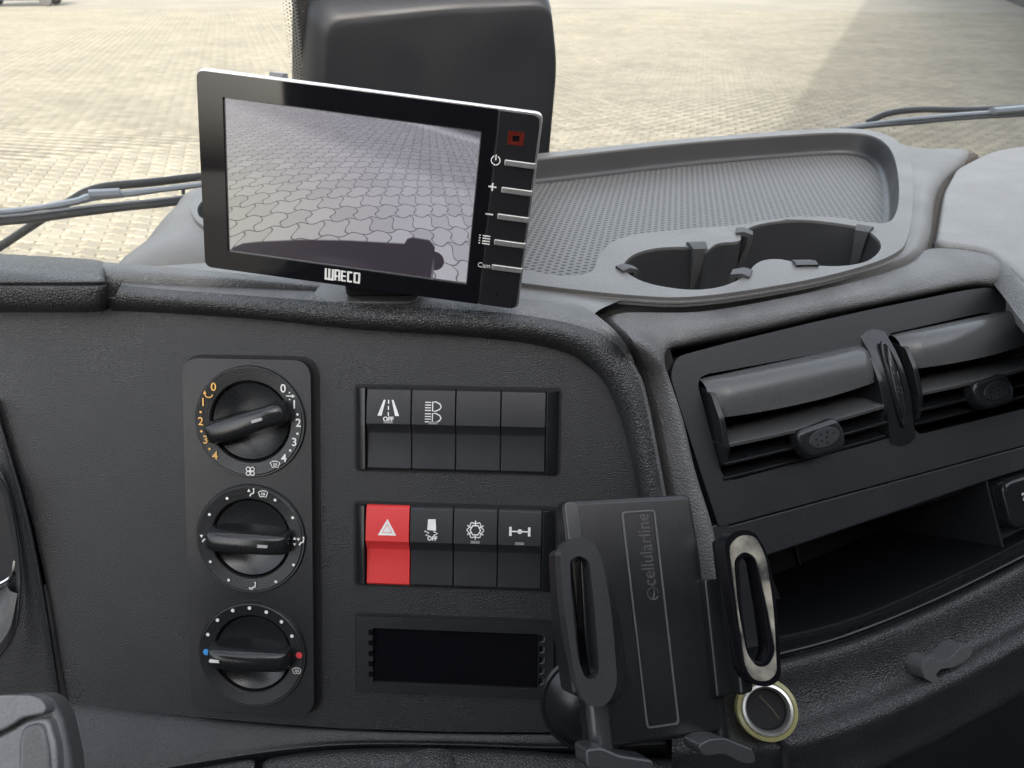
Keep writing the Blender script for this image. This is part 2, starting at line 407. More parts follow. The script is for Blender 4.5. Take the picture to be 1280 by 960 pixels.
# ================================================================== THE YARD
ground = build('ground', ([(-400, -400, GZ-.013), (400, -400, GZ-.013), (400, 700, GZ-.013), (-400, 700, GZ-.013)], [(0, 1, 2, 3)]), 'joint_sand', smooth=False)
ground['kind'] = 'structure'
PX, PY = .232, .188
GA = rad(-13)
gc, gs_ = math.cos(GA), math.sin(GA)
def paver_outline(g=.008):
    a, b_ = PX/2-g, PY/2-g; k = .019
    # wavy interlocking sides: what bulges on one side is hollow on the other
    return [(-a, -b_), (-a*.35, -b_+k), (a*.35, -b_-k*.0), (a, -b_), (a-k, -b_*.3), (a, b_*.35), (a, b_), (a*.35, b_), (-a*.35, b_+k-.004), (-a, b_), (-a, b_*.35), (-a-k+.006, -b_*.3)]
po = paver_outline(); n12 = len(po)
pv = [(x*.94, y*.93, 0) for x, y in po]+[(x, y, -.013) for x, y in po]
pf = [tuple(range(n12))]+[(i+n12, (i+1) % n12+n12, (i+1) % n12, i) for i in range(n12)]
pme = bpy.data.meshes.new('paver'); pme.from_pydata(pv, [], pf); pme.materials.append(M['paver'])
cells = []
for i in range(-180, 181):
    for j in range(-60, 230):
        u = i*PX+(j % 2)*PX/2; v_ = j*PY
        x = u*gc-v_*gs_; y = u*gs_+v_*gc
        if y < 4.2 or y > 42 or abs(x) > y*.80+1.5: continue
        cells.append((x, y))
def seen(x, y):
    p = V((x, y, GZ)); d = p.dot(F_); px = 640+F*p.x/d; py = 480-F*p.dot(U_)/d
    if px < -6 or px > 1286 or py < 0: return False
    return (px < 245 and py < 330-.0*px) or (690 < px < 1060 and py < 196-(px-690)*.08) or (px >= 1060 and py < 190) or (px < 372 and py < 90)
cells.sort(key=lambda c: c[0]**2+c[1]**2)
vis = [c for c in cells if seen(*c)][:300]; vs = set(vis); rest = [c for c in cells if c not in vs]
rng = np.random.default_rng(3)
for x, y in vis:
    o = bpy.data.objects.new('paver', pme); COL.objects.link(o); o.parent = ground
    o.location = (x, y, GZ+float(rng.uniform(-.0015, .0015))); o.rotation_euler = (float(rng.normal(0, .006)), float(rng.normal(0, .006)), GA)
pa = np.array(pv); base = np.c_[pa[:, 0]*gc-pa[:, 1]*gs_, pa[:, 0]*gs_+pa[:, 1]*gc, pa[:, 2]]
ca = np.array(rest); nr_ = len(ca)
zz = rng.uniform(-.0015, .0015, nr_)+GZ
tilt = rng.normal(0, .008, (nr_, 2))
co = base[None]+np.c_[ca, zz][:, None, :]
co[:, :, 2] += base[None, :, 0]*tilt[:, :1]+base[None, :, 1]*tilt[:, 1:]
co = co.reshape(-1, 3)
me = bpy.data.meshes.new('paver_field'); nv = len(pv)
lv = []; ls = []; lt = []
tmpl = np.concatenate([np.array(f) for f in pf]); tl = np.array([len(f) for f in pf])
lv = (tmpl[None]+(np.arange(nr_)*nv)[:, None]).ravel(); lt = np.tile(tl, nr_); ls = np.concatenate([[0], np.cumsum(lt)[:-1]])
me.vertices.add(len(co)); me.vertices.foreach_set('co', co.ravel()); me.loops.add(len(lv)); me.loops.foreach_set('vertex_index', lv.astype(np.int32))
me.polygons.add(len(lt)); me.polygons.foreach_set('loop_start', ls.astype(np.int32)); me.polygons.foreach_set('loop_total', lt.astype(np.int32)); me.update(); me.materials.append(M['paver'])
o = bpy.data.objects.new('paver_field', me); COL.objects.link(o); o.parent = ground; o['kind'] = 'stuff'

# warehouse on the right, its roof edge throws the shade that crosses the yard
ld = V((.410, .912, 0)); ln_ = V((.912, -.410, 0)); E0 = V((4.3, 12.4, GZ))
D_ = 7.8; HB = D_*math.tan(SUN_EL)/math.sin(rad(40))
FB = Frame(E0+ln_*D_-ld*95, ld, V((0, 0, 1)))
wt = thing('warehouse', 'long grey ribbed warehouse wall along the right edge of the paved yard', 'building', FB.M)
NB = -FB.N if FB.N.dot(ln_) > 0 else FB.N
a = Acc(); a.add(box(0, 0, -14 if FB.N.dot(ln_) < 0 else 0, 160, HB, 0 if FB.N.dot(ln_) < 0 else 14)); build('wall', a, 'metal_wall', wt, FB.M, smooth=False)
a = Acc()
sgn = 1 if FB.N.dot(ln_) < 0 else -1
for k in range(320): a.add(box(k*.5+.1, .5, 0, k*.5+.22, HB-.1, .04*sgn) if sgn > 0 else box(k*.5+.1, .5, -.04, k*.5+.22, HB-.1, 0))
build('rib', a, 'metal_wall', wt, FB.M, smooth=False)['kind'] = 'stuff'
a = Acc().add(box(0, 0, min(0, .06*sgn), 160, .45, max(0, .06*sgn))); build('plinth', a, 'tyre', wt, FB.M, smooth=False)
for k in (60, 82, 104, 126):
    build('door', Acc().add(box(k, 0, min(0, .09*sgn), k+4, 4.2, max(0, .09*sgn))), 'door_blue', wt, FB.M, smooth=False)

# car parked far off at the left
def car(px, py, yaw, label):
    r = ray(px, py); P = r*(GZ/r.z)
    R4 = Matrix.Translation(P) @ Matrix.Rotation(yaw, 4, 'Z')
    t = thing('parked_car', label, 'car', R4)
    side = [(-2.2, .35), (-2.15, .8), (-1.9, .95), (-1.35, 1.0), (-.8, 1.42), (.75, 1.45), (1.5, 1.05), (2.15, .95), (2.25, .6), (2.2, .3), (1.75, .28), (1.4, .28), (-1.3, .28), (-1.7, .28)]
    body = prism(side, -.85, .85); build('body', mapped(body, lambda p: V((p.x, p.z, p.y))), 'car_paint', t, R4, bev=.08, seg=2)
    for s in (-1, 1):
        win = prism([(-1.2, 1.0), (-.75, 1.35), (.7, 1.37), (1.3, 1.04)], -.01, .01)
        build('window', mapped(win, lambda p: V((p.x, s*.86+p.z, p.y))), 'car_glass', t, R4)
        for x in (-1.45, 1.45):
            wv = lathe([(0, -.11), (.2, -.12), (.32, -.1), (.33, .1), (.2, .12), (0, .11)], 24)
            build('wheel', mapped(wv, lambda p: V((x+p.x, s*.76+p.z, .33+p.y))), 'tyre', t, R4)
    return t
car(28, 7, rad(12), 'dark blue parked car at the far left end of the paved yard')

# ================================================================== CAB SHELL AND WINDSCREEN
CT = Matrix(((TL_.x, TF_.x, 0, 0), (TL_.y, TF_.y, 0, 0), (0, 0, 1, 0), (0, 0, 0, 1)))
cab = thing('truck_cab', 'truck cab interior around the dashboard, roofed only at the rear to block light', 'cab', CT)
wy = ws0.dot(TF_); wz = -.165; LX0, LX1 = -.66, 1.72; RY = -1.15; ZT = .62; tn = math.tan(rad(14))
build('rear_roof_blocker', Acc().add(box(LX0, RY, ZT, LX1, -.58, ZT+.05)), 'pale_lining', cab, CT, smooth=False)  # unseen; roof kept only at the rear, added to cut light on the panel
build('rear_wall', Acc().add(box(LX0, RY-.05, -1.3, LX1, RY, ZT)), 'dark_lining', cab, CT, smooth=False)
build('floor', Acc().add(box(LX0, RY, -1.35, LX1, 1.1, -1.3)), 'dark_lining', cab, CT, smooth=False)
build('front_wall', Acc().add(box(LX0, wy+.02, -1.3, LX1, wy+.06, -.42)), 'dark_lining', cab, CT, smooth=False)
for x0, x1 in ((LX0-.05, LX0), (LX1, LX1+.05)):
    out = [(RY, -1.3), (wy+.02, -1.3), (wy+.02, -.25), (wy-(ZT-wz)*tn+.02, ZT), (RY, ZT)]
    hole = [(-.40, -.26), (.76, -.26), (.62, .58), (-.40, .58)]
    build('door', mapped(prism(out, x0, x1, [rounded(hole, .05)]), lambda p: V((p.z, p.x, p.y))), 'dark_lining', cab, CT, smooth=False)
wsc = thing('windscreen', 'clear windscreen behind the dashboard with a dotted black printed edge', 'window', FW.M)
build('pane', ([(-1.2, -.25, 0), (1.6, -.25, 0), (1.6, .85, 0), (-1.2, .85, 0)], [(0, 1, 2, 3)]), 'glass', wsc, FW.M, smooth=False)
a = Acc()
xl, yt = FW.L(372, 0); xl2, yb = FW.L(372, 110)
a.add(box(xl-.001, yb-.1, -.0035, xl+.012, yt+.06, -.0025))
build('frit_band', a, 'frit', wsc, FW.M, smooth=False)
a = Acc(); k = 0; y = yb-.06
while y < yt+.05:
    for c in range(5):
        a.add(disc(xl-.0018-c*.0026, y+(c % 2)*.0015, .00105-.00016*c, -.003, 8))
    y += .003
b_ = build('frit_dots', a, 'frit', wsc, FW.M, smooth=False); b_['kind'] = 'stuff'

# wipers outside the glass
def wpt(x, y, h): return FW.P(x, y, -h)
wl = thing('wiper', 'black windscreen wiper lying outside the glass left of the monitor', 'wiper', wpt(0, 290, .03), group='windscreen wipers')
build('wiper_arm', tube([wpt(x, y, .045) for x, y in ((-40, 335), (40, 282), (92, 249), (108, 240), (135, 233), (190, 228), (250, 221), (330, 214))], .0042, 10, 4), 'wiper_black', wl)
build('wiper_blade', tube([wpt(x, y, .03) for x, y in ((-30, 268), (40, 261), (94, 252), (115, 246), (150, 243), (250, 231), (330, 222))], [.005, .005, .006, .007, .006, .005, .004], 8, 4, .6), 'wiper_grey', wl)
build('wiper_rubber', tube([wpt(x, y, .024) for x, y in ((-30, 279), (40, 273), (94, 266), (150, 259), (200, 254), (250, 248), (330, 240))], .0056, 8, 4, .8), 'wiper_black', wl)
build('rubber_channel', tube([wpt(x, y, .022) for x, y in ((-30, 273), (40, 267), (94, 260), (150, 254), (200, 249), (250, 243), (330, 235))], .0014, 6, 4), 'wiper_grey', wl)
build('clip', Acc().add(tube([wpt(112, 243, .028), wpt(150, 241, .028)], .0068, 8, 1, .7)), 'wiper_grey', wl)
build('strut', tube([wpt(229, 232, .03), wpt(229, 243, .025)], .002, 6), 'wiper_black', wl)
wr = thing('wiper', 'black windscreen wiper lying outside the glass behind the right corner of the tray', 'wiper', wpt(1280, 135, .03), group='windscreen wipers')
build('wiper_arm', tube([wpt(x, y, .05) for x, y in ((1085, 153), (1110, 142), (1150, 137), (1220, 137), (1320, 131))], .0042, 10, 4), 'wiper_black', wr)
build('wiper_blade', tube([wpt(x, y, .03) for x, y in ((1050, 160), (1100, 153), (1150, 148), (1220, 142), (1320, 136))], [.0015, .003, .004, .0045, .005], 8, 4, .7), 'wiper_grey', wr)
build('wiper_rubber', tube([wpt(x, y, .024) for x, y in ((1052, 162), (1100, 157), (1150, 153), (1220, 147), (1320, 142))], .003, 8, 4, .8), 'wiper_black', wr)
build('clip', tube([wpt(1240, 139, .028), wpt(1300, 134, .028)], .007, 8, 1, .7), 'wiper_grey', wr)

# camera housing on the windscreen
c0 = onz(640, 191, -.165)+TF_*.02; dC = c0.dot(F_)
FC = Frame(atd(550, 100, dC*.94), TL_, V((0, 0, 1))*math.cos(rad(8))-TF_*math.sin(rad(8)))
hs = thing('sensor_housing', 'black rounded sensor housing on the windscreen behind the monitor', 'housing', FC.M)
def ring_px(pts, r, h): return [FC.at(x, y, h) for x, y in rounded(FC.LL(pts), r, 8)]
o_front = [(420, 34), (560, 20), (688, 14), (694, 85), (678, 260), (414, 260)]
o_mid = [(404, 20), (560, 5), (690, 0), (698, 82), (682, 262), (398, 262)]
o_side = [(388, -2), (560, -16), (694, -20), (702, 80), (686, 264), (384, 264)]
o_back = [(374, -24), (560, -40), (700, -42), (706, 78), (690, 266), (372, 266)]
rings = [ring_px(o_front, .014, .0), ring_px(o_mid, .018, -.004), ring_px(o_side, .02, -.022), ring_px(o_back, .022, -.065)]
v, f = loft(rings, 1, 4, True); nr0 = len(rings[0]); f.append(tuple(range(nr0))[::-1])
f = [t[::-1] for t in f]
build('shell', (v, f), 'housing', hs)
for k in range(4):
    x = 377+k*5.2
    build('vent_slot', tube([FC.P(x, 18+k*3, -.040+k*.005), FC.P(x+1, 120, -.040+k*.005)], .0016, 6), 'stalk_grey', hs)

# ================================================================== DASHBOARD
dash = thing('dashboard', 'curved black truck dashboard with grained centre panel and padded leather edges', 'dashboard', FP.P(560, 900, -.05))
PX_ = [(-60, 366), (140, 372), (200, 385), (380, 400), (560, 412), (660, 422), (715, 440), (755, 472), (780, 520), (797, 580), (808, 640), (818, 720), (830, 860), (832, 912), (700, 917), (560, 916), (430, 912), (330, 905), (230, 896), (160, 889), (85, 880), (72, 818), (60, 745), (40, 655), (17, 575), (-3, 520), (-60, 470)]
build('centre_panel', prism(FP.LL(PX_), -.02, 0), 'panel', dash, FP.M, bev=.0008)
xs = [(85, 881), (160, 890), (230, 897), (330, 906), (430, 913), (560, 917), (700, 918), (832, 913)]
hh = [.020, .018, .015, .009, .004, .003, .003, .003]
r0 = [FP.P(x, y, -.003) for x, y in xs]; r1 = [FP.P(x, y, .0012) for x, y in xs]
xb = [(70, 975), (160, 962), (230, 950), (330, 935), (430, 926), (560, 926), (700, 930), (832, 925)]
r2 = [FP.P(x, y+3, h) for (x, y), h in zip(xb, hh)]
r15 = [(a*.45+b_*.55) + FP.N*.0012 for a, b_ in zip(r1, r2)]
r3 = [FP.P(x, y+9, h-.002) for (x, y), h in zip(xb, hh)]; r4 = [FP.P(x, y+30, h-.022) for (x, y), h in zip(xb, hh)]
build('lower_panel', loft([r0, r1, r15, r2, r3, r4], 6, 4), 'panel', dash)
# padded lip round the centre panel
A_ = [(141, 391), (200, 393), (320, 400), (450, 413), (560, 420), (640, 429), (678, 436), (716, 447), (739, 462), (757, 485), (768, 512), (780, 550), (795, 617), (806, 700), (815, 790), (822, 900)]
B_ = [(138, 382), (200, 386), (320, 396), (450, 409), (560, 415), (640, 420), (684, 427), (716, 437), (742, 453), (762, 477), (777, 506), (789, 541), (803, 617), (814, 700), (822, 790), (828, 900)]
C_ = [(151, 356), (200, 361), (320, 370), (450, 380), (560, 386), (640, 392), (698, 401), (730, 409), (757, 420), (776, 438), (792, 462), (804, 494), (828, 617), (838, 700), (847, 790), (852, 900)]
D_z = [(158, 352), (225, 350), (330, 349), (450, 355), (560, 364), (649, 373), (700, 377), (730, 384), (762, 407), (782, 430)]
cA = [FP.P(x, y, -.004) for x, y in A_]
cB = [FP.P(x, y, .008) for x, y in B_]
cBC = [FP.P(x*.5+X*.5, y*.5+Y*.5, .0125) for (x, y), (X, Y) in zip(B_, C_)]
cC = [FP.P(x, y, .008) for x, y in C_]
cC2 = []; cD = []
for i, (x, y) in enumerate(C_):
    if i < len(D_z):
        q = onz(D_z[i][0], D_z[i][1], -.166); cC2.append(cC[i]*.6+q*.4+V((0, 0, .0012))); cD.append(q)
    else: cC2.append(FP.P(x+4, y, .002)); cD.append(FP.P(x+5, y, -.02))
build('padded_lip', loft([cA, cB, cBC, cC], 6, 5), 'leather', dash, angle=60)
build('lip_top', loft([[p-FP.N*.0004 for p in cC], [a*.5+b_*.5+V((0, 0, .0008)) for a, b_ in zip(cC, cC2)], cC2, cD], 6, 4), 'leather_lit', dash, angle=60)  # top of the lip takes the paler, lit leather colour
# smooth dash top behind the lip
q0 = [onz(x, y+4, -.1665) for x, y in ((150, 354), (225, 352), (330, 351), (450, 357), (560, 366), (649, 375), (700, 380), (742, 389))]
q1 = [onz(x, y, -.172) for x, y in ((160, 336), (235, 330), (340, 325), (460, 325), (560, 335), (649, 350), (720, 358), (790, 372))]
build('dash_top', loft([[p-V((0, 0, .012)) for p in q0], q0, [(a*.4+b_*.6)+V((0, 0, .0015)) for a, b_ in zip(q0, q1)], q1], 4, 4), 'tray', dash)
bs = [(120, 352), (215, 300), (280, 270), (700, 230), (1100, 212), (1290, 205), (1500, 205), (1500, 400), (1290, 400), (840, 402), (640, 385), (250, 356)]
build('dash_carcass', ([onz(x, y, -.2) for x, y in bs], [tuple(range(len(bs)))]), 'groove', dash, smooth=False)
# left padded roll
secs = []
for x, s in ((-120, 1), (-60, 1), (0, 1), (50, 1), (95, 1), (118, .97), (128, .86), (133, .6), (135, .2)):
    top = 322+ (x*.06); mid = 356; bot = 391
    pp = [(x, top-5, -.012), (x, top+4, .004), (x, top+16, .016), (x, mid-4, .0215), (x, mid, .0195), (x, mid+4, .0215), (x, bot-12, .018), (x, bot-2, .010), (x, bot, -.006)]
    ym = 356
    secs.append([FP.P(px, ym+(py-ym)*(s*.5+.5), -.006+(h+.006)*s) for px, py, h in pp])
build('side_padding', loft(secs, 4, 4), 'leather', dash, angle=70)
# thin leather strip running under the lip
s0 = [FP.P(x, y, h) for x, y, h in ((100, 326, -.008), (135, 328, -.012), (200, 333, -.016), (280, 340, -.02), (400, 352, -.024))]
s1 = [FP.P(x, y, h) for x, y, h in ((100, 332, .002), (135, 335, .0), (200, 340, -.003), (280, 345, -.006), (400, 356, -.012))]
s2 = [FP.P(x, y, h) for x, y, h in ((100, 346, .006), (135, 350, .005), (200, 352, .0), (280, 353, -.003), (400, 362, -.010))]
s3 = [FP.P(x, y, h) for x, y, h in ((100, 372, .0), (135, 372, .0), (200, 372, -.003), (280, 372, -.006), (400, 372, -.012))]
build('leather_strip', loft([s0, s1, s2, s3], 5, 4), 'leather_lit', dash)
# leather pad between tray and vents
Oz = 'z'
O_ = [(872, 770, 0), (862, 725, 0), (850, 660, 0), (835, 590, 0), (822, 525, 0), (807, 470, 0), (786, 424, 1), (768, 393, 1), (872, 390, 1), (970, 374, 1), (1060, 354, 1), (1134, 331, 1), (1163, 311, 1), (1232, 319, 1), (1266, 344, 1), (1305, 390, 1), (1350, 440, 1)]
I_ = [(915, 770), (903, 725), (890, 660), (868, 590), (852, 525), (838, 484), (831, 458), (838, 438), (865, 431), (950, 414), (1050, 391), (1150, 370), (1212, 357), (1250, 360), (1280, 386), (1310, 428), (1350, 475)]
cO = [onz(x, y, -.1735) if z else FV.P(x, y, -.006) for x, y, z in O_]
cI = [FV.P(x, y, -.001) for x, y in I_]
def lerp(t, h): return [a*(1-t)+b_*t+FV.N*h for a, b_ in zip(cO, cI)]
build('leather_pad', loft([[p-FV.N*.015 for p in cO], cO, lerp(.10, .0035), lerp(.45, .0075), lerp(.75, .0065), lerp(.92, .003), lerp(1.0, -.004), lerp(1.0, -.02)], 5, 4), 'leather_lit', dash, angle=70)
# crevice filler beside the lip and round the bezel
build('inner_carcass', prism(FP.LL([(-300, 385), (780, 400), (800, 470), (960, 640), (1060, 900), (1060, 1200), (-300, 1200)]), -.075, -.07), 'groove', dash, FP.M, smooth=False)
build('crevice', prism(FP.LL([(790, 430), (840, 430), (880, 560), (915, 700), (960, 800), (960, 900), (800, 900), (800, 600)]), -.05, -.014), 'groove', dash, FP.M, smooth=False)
# airbag cover at the right
ab = [(1236, 190), (1196, 211), (1181, 238), (1171, 300), (1180, 305), (1234, 312), (1270, 338), (1330, 400), (1500, 420), (1500, 170), (1290, 181)]
w2 = [onz(x, y, -.172) for x, y in ab]
w2 = rounded([(p.x, p.y) for p in w2], [.03, .012, .02, .01, .01, .02, .03, .02, 0, 0, .03], 6)
build('airbag_cover', prism(w2, -.20, -.171), 'cover', dash, bev=.004, seg=4)
build('seam_strip', tube([onz(x, y, -.184) for x, y in ((1215, 198), (1190, 213), (1177, 238), (1168, 275), (1160, 305), (1150, 322))], .0062, 8, 4), 'seam_strip', dash)
build('seam_cord', tube([onz(x, y, -.179) for x, y in ((1166, 308), (1232, 316), (1266, 341), (1310, 388), (1360, 440))], .0032, 8, 4), 'rubber', dash)

# cluster shroud at the left
e0 = [(-6, 500), (17, 575), (38, 650), (56, 740), (68, 815), (77, 880), (88, 990)]
ix = [(-40, 560), (0, 600), (14, 645), (22, 700), (23, 745), (14, 800), (-30, 860)]
c0_ = [FP.P(x, y, -.012) for x, y in e0]; c1_ = [FP.P(x-1, y, .002) for x, y in e0]; c2_ = [FP.P(x-6, y, .005) for x, y in e0]
c3_ = [(FP.P(x-6, y, .006)*.5+FP.P(X, Y, .010)*.5) for (x, y), (X, Y) in zip(e0, ix)]
c4_ = [FP.P(X+4, Y, .011) for X, Y in ix]; c5_ = [FP.P(X, Y, .008) for X, Y in ix]; c6_ = [FP.P(X-6, Y, -.03) for X, Y in ix]
build('cluster_shroud', loft([c0_, c1_, c2_, c3_, c4_, c5_, c6_], 6, 4), 'panel', dash)
build('cluster_lower_shroud', loft([[FP.P(x, y, .006) for x, y in ((-80, 800), (-20, 815), (10, 790), (22, 742))], [FP.P(x, y, .004) for x, y in ((-80, 770), (-30, 780), (0, 765), (12, 738))], [FP.P(x, y, -.02) for x, y in ((-80, 735), (-30, 745), (0, 738), (8, 730))]], 5, 4), 'stalk_dark', dash)
build('cluster_glass', prism(FP.LL([(-90, 520), (10, 590), (24, 700), (20, 750), (-90, 800)]), -.03, -.022), 'groove', dash, FP.M, smooth=False)
build('cluster_ring', tube([FP.P(x, y, -.012) for x, y in ((-60, 742), (-20, 737), (4, 729), (16, 719), (20, 700))], .0016, 8, 5), 'chrome', dash)

# lower leather band and dome beneath the display slot
def fpc(l, h): return [FP.P(x, y, h) for x, y in l]
lb = [(328, 952), (345, 944), (430, 935), (560, 934), (650, 937), (720, 942), (830, 947), (900, 940)]
build('lower_padding', loft([fpc(lb, -.012), fpc([(x, y+2) for x, y in lb], .006), fpc([(x+1, y+12) for x, y in lb], .014), fpc([(x+2, y+40) for x, y in lb], .018), fpc([(x+2, y+90) for x, y in lb], .0)], 5, 4), 'leather', dash, angle=70)
build('lower_padding', loft([fpc([(180, 968), (240, 959), (312, 949), (318, 953)], -.004), fpc([(180, 972), (240, 963), (311, 953), (318, 960)], .012), fpc([(180, 1010), (240, 1005), (308, 1000), (316, 1000)], .016)], 5, 4), 'leather', dash, angle=70)
x, y = FP.L(543, 985, .014)
build('lower_dome', mapped(lathe([(0, .010), (.010, .0095), (.017, .006), (.0205, .001), (.0215, -.004)], 40, x, y), lambda p: p+V((0, 0, .016))), 'leather', dash, FP.M, angle=70)
# pad below the bin
def fvc(l, h): return [FV.P(x, y, h) for x, y in l]
build('knee_padding', loft([
    fvc([(840, 872), (900, 848), (955, 829), (1060, 799), (1180, 750), (1330, 672)], -.004),
    fvc([(840, 876), (900, 853), (957, 834), (1060, 805), (1180, 756), (1330, 678)], .004),
    fvc([(840, 882), (900, 862), (960, 843), (1060, 815), (1180, 767), (1330, 690)], .0065),
    fvc([(840, 895), (900, 885), (970, 868), (1070, 843), (1185, 797), (1330, 722)], .004),
    fvc([(840, 912), (900, 906), (985, 897), (1080, 868), (1190, 820), (1330, 748)], .006),
    fvc([(840, 926), (900, 924), (985, 917), (1082, 886), (1190, 836), (1330, 762)], .014),
    fvc([(840, 940), (900, 938), (988, 932), (1085, 902), (1195, 851), (1330, 778)], .018),
    fvc([(840, 958), (900, 956), (994, 950), (1090, 918), (1200, 866), (1330, 792)], .013),
    fvc([(840, 985), (905, 982), (1005, 975), (1095, 938), (1205, 888), (1330, 815)], .006),
    fvc([(840, 1030), (910, 1020), (1010, 1002), (1100, 960), (1205, 908), (1330, 837)], .002),
    fvc([(840, 1034), (910, 1024), (1010, 1006), (1101, 963), (1206, 911), (1330, 840)], -.012)], 5, 3), 'leather', dash, angle=70)
build('kick_panel', loft([fvc([(910, 1020), (1010, 1000), (1100, 959), (1205, 907), (1330, 836)], -.010), fvc([(910, 1022), (1010, 1003), (1101, 962), (1206, 910), (1330, 839)], -.0035),
    fvc([(910, 1100), (1010, 1080), (1130, 1040), (1230, 1010), (1360, 960)], -.015)], 5, 4), 'smooth', dash)
build('panel_gap', tube(fvc([(972, 924), (977, 930), (980, 938), (982, 965)], .017), .0022, 8, 4), 'groove', dash)

# ================================================================== TRAY WITH CUP HOLDERS
RZ = -.165
RO = [(238, 262), (246, 245), (275, 230), (480, 210), (680, 191), (860, 173), (1000, 162.5), (1060, 160.5), (1098, 165), (1124, 178), (1138, 200), (1142, 236), (1136, 292), (1116, 318), (1044, 342), (945, 361), (859, 371), (794, 369), (730, 363), (640, 352), (500, 335), (350, 308), (260, 285)]
RI = [(247, 264), (254, 250), (280, 236), (480, 216), (680, 197), (860, 178), (1000, 167.5), (1056, 165.5), (1088, 169), (1108, 180), (1119, 200), (1124, 236), (1119, 268), (1100, 279), (1040, 271), (980, 272), (920, 281), (815, 290), (770, 300), (748, 320), (738, 340), (700, 344), (640, 335), (500, 318), (350, 295), (262, 276)]
CH = [(779, 332), (789, 320), (806, 313), (829, 309), (859, 308.5), (878, 311), (884, 313), (897, 304), (924, 301), (927, 292), (940, 283), (963, 277.5), (1000, 274.5), (1037, 277.5), (1075, 284), (1096, 297), (1101, 310), (1088, 324), (1067, 330.5), (1040, 332.5), (1005, 330), (977, 324), (955, 325), (942, 332), (935, 342), (918, 352), (897, 359), (868, 362), (835, 359), (805, 352), (786, 342)]
wo_ = [onz(x, y, RZ) for x, y in RO]; wi_ = [onz(x, y, RZ) for x, y in RI]; wc_ = [onz(x, y, RZ) for x, y in CH]
tray = thing('dashboard_tray', 'grey dashboard storage tray with dimpled mat and two merged cup holders', 'tray', onz(800, 300, RZ-.02))
ro = cr(wo_, 5, True); ri = cr(wi_, 4, True); rc = cr(wc_, 3, True)
xy = lambda L: [(p.x, p.y) for p in L]
build('rim', prism(xy(ro), RZ-.006, RZ, [xy(ri), xy(rc)], cap0=False), 'tray', tray, bev=.0018, seg=3)
def inward(L, d):
    c = sum(L, V((0, 0, 0)))/len(L); out = []
    for i, p in enumerate(L):
        t = (L[(i+1) % len(L)]-L[i-1]).normalized(); nrm = V((-t.y, t.x, 0)); s = 1 if area(xy(L)) > 0 else -1
        out.append(p+nrm*s*d)
    return out
fz = RZ-.022
ring = [[p+V((0, 0, -.002)) for p in ri], [V((p.x, p.y, fz+.006)) for p in inward(ri, .0015)], [V((p.x, p.y, fz+.0015)) for p in inward(ri, .003)], [V((p.x, p.y, fz)) for p in inward(ri, .007)]]
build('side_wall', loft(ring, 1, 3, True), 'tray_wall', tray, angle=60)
fl_ = inward(ri, .004)
build('dimpled_mat', prism(xy(fl_), fz-.003, fz-.0004), 'dimple_mat', tray, smooth=False)
dirb = TF_*.014
SBp = [(178, 308, -.2), (214, 267, -.19), (262, 238, -.183), None, None, None, None, None, None, (1150, 194, -.178), (1212, 189.5, -.178), (1174, 238, -.178), (1163, 302, -.178), (1140, 332, -.178), (1068, 357, -.178), (960, 377, -.178), (870, 388.5, -.178), (800, 390, -.178), (730, 386.5, -.178), (640, 378, -.178), (500, 352, -.178), (300, 350, -.19), (150, 338, -.2)]
sb = [onz(*q) if q else V((p.x+dirb.x, p.y+dirb.y, -.185)) for q, p in zip(SBp, wo_)]
wr1 = inward(wo_, -.0005)
mid = [(a*.5+b_*.5)+V((0, 0, .002)) for a, b_ in zip(wr1, sb)]
build('skirt', loft([[V((p.x, p.y, RZ-.0012)) for p in inward(wo_, .0006)], [V((p.x, p.y, RZ-.004)) for p in wr1], mid, sb, [p-V((0, 0, .02)) for p in sb]], 5, 4, True), 'tray', tray, angle=60)
# cup wells
cd = RZ-.055
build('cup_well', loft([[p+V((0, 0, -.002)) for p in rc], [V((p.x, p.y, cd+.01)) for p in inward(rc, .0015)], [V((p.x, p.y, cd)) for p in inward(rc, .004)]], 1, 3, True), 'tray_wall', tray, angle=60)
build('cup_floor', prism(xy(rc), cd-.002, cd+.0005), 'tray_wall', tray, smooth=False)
def tab(px, py, dx, dy, wdt, depth, proud=.0015):
    """rubber finger that springs from the rim into the cup: dx,dy is the inward direction"""
    c = onz(px, py, RZ); d = V((dx, dy, 0)).normalized(); s = V((-d.y, d.x, 0))
    a_ = Acc()
    prof = [(-.004, proud, 1.), (.001, proud+.001, .95), (.0075, proud-.001, .8), (.0075, -.006, .7), (.0045, -depth*.5, .5), (.001, -depth, .2)]
    v_ = []
    for u, z, k in prof:
        for sg in (-1, 1): v_.append(c+d*u+s*sg*wdt*k*.5+V((0, 0, z)))
    nb = len(v_)
    for u, z, k in prof:
        for sg in (-1, 1): v_.append(c+d*(u-.0035 if u > .002 else u)+s*sg*wdt*k*.5+V((0, 0, min(z, 0)-.001)))
    f_ = []
    for i in range(len(prof)-1): f_.append((2*i, 2*i+2, 2*i+3, 2*i+1))
    for i in range(len(prof)-1):
        f_.append((2*i, nb+2*i, nb+2*i+2, 2*i+2)); f_.append((2*i+1, 2*i+3, nb+2*i+3, nb+2*i+1))
    a_.add((v_, f_))
    return build('retention_tab', a_, 'rubber', tray, bev=.0006, seg=2)
tab(781, 337, .9, .35, .009, .018); tab(871, 308, .1, -1, .012, .05, .002); tab(930, 343, -.9, .4, .012, .03)
tab(927, 291, .9, -.25, .011, .04); tab(1080, 286, -.55, -.8, .011, .05); tab(1006, 331, -.05, 1, .014, .02)

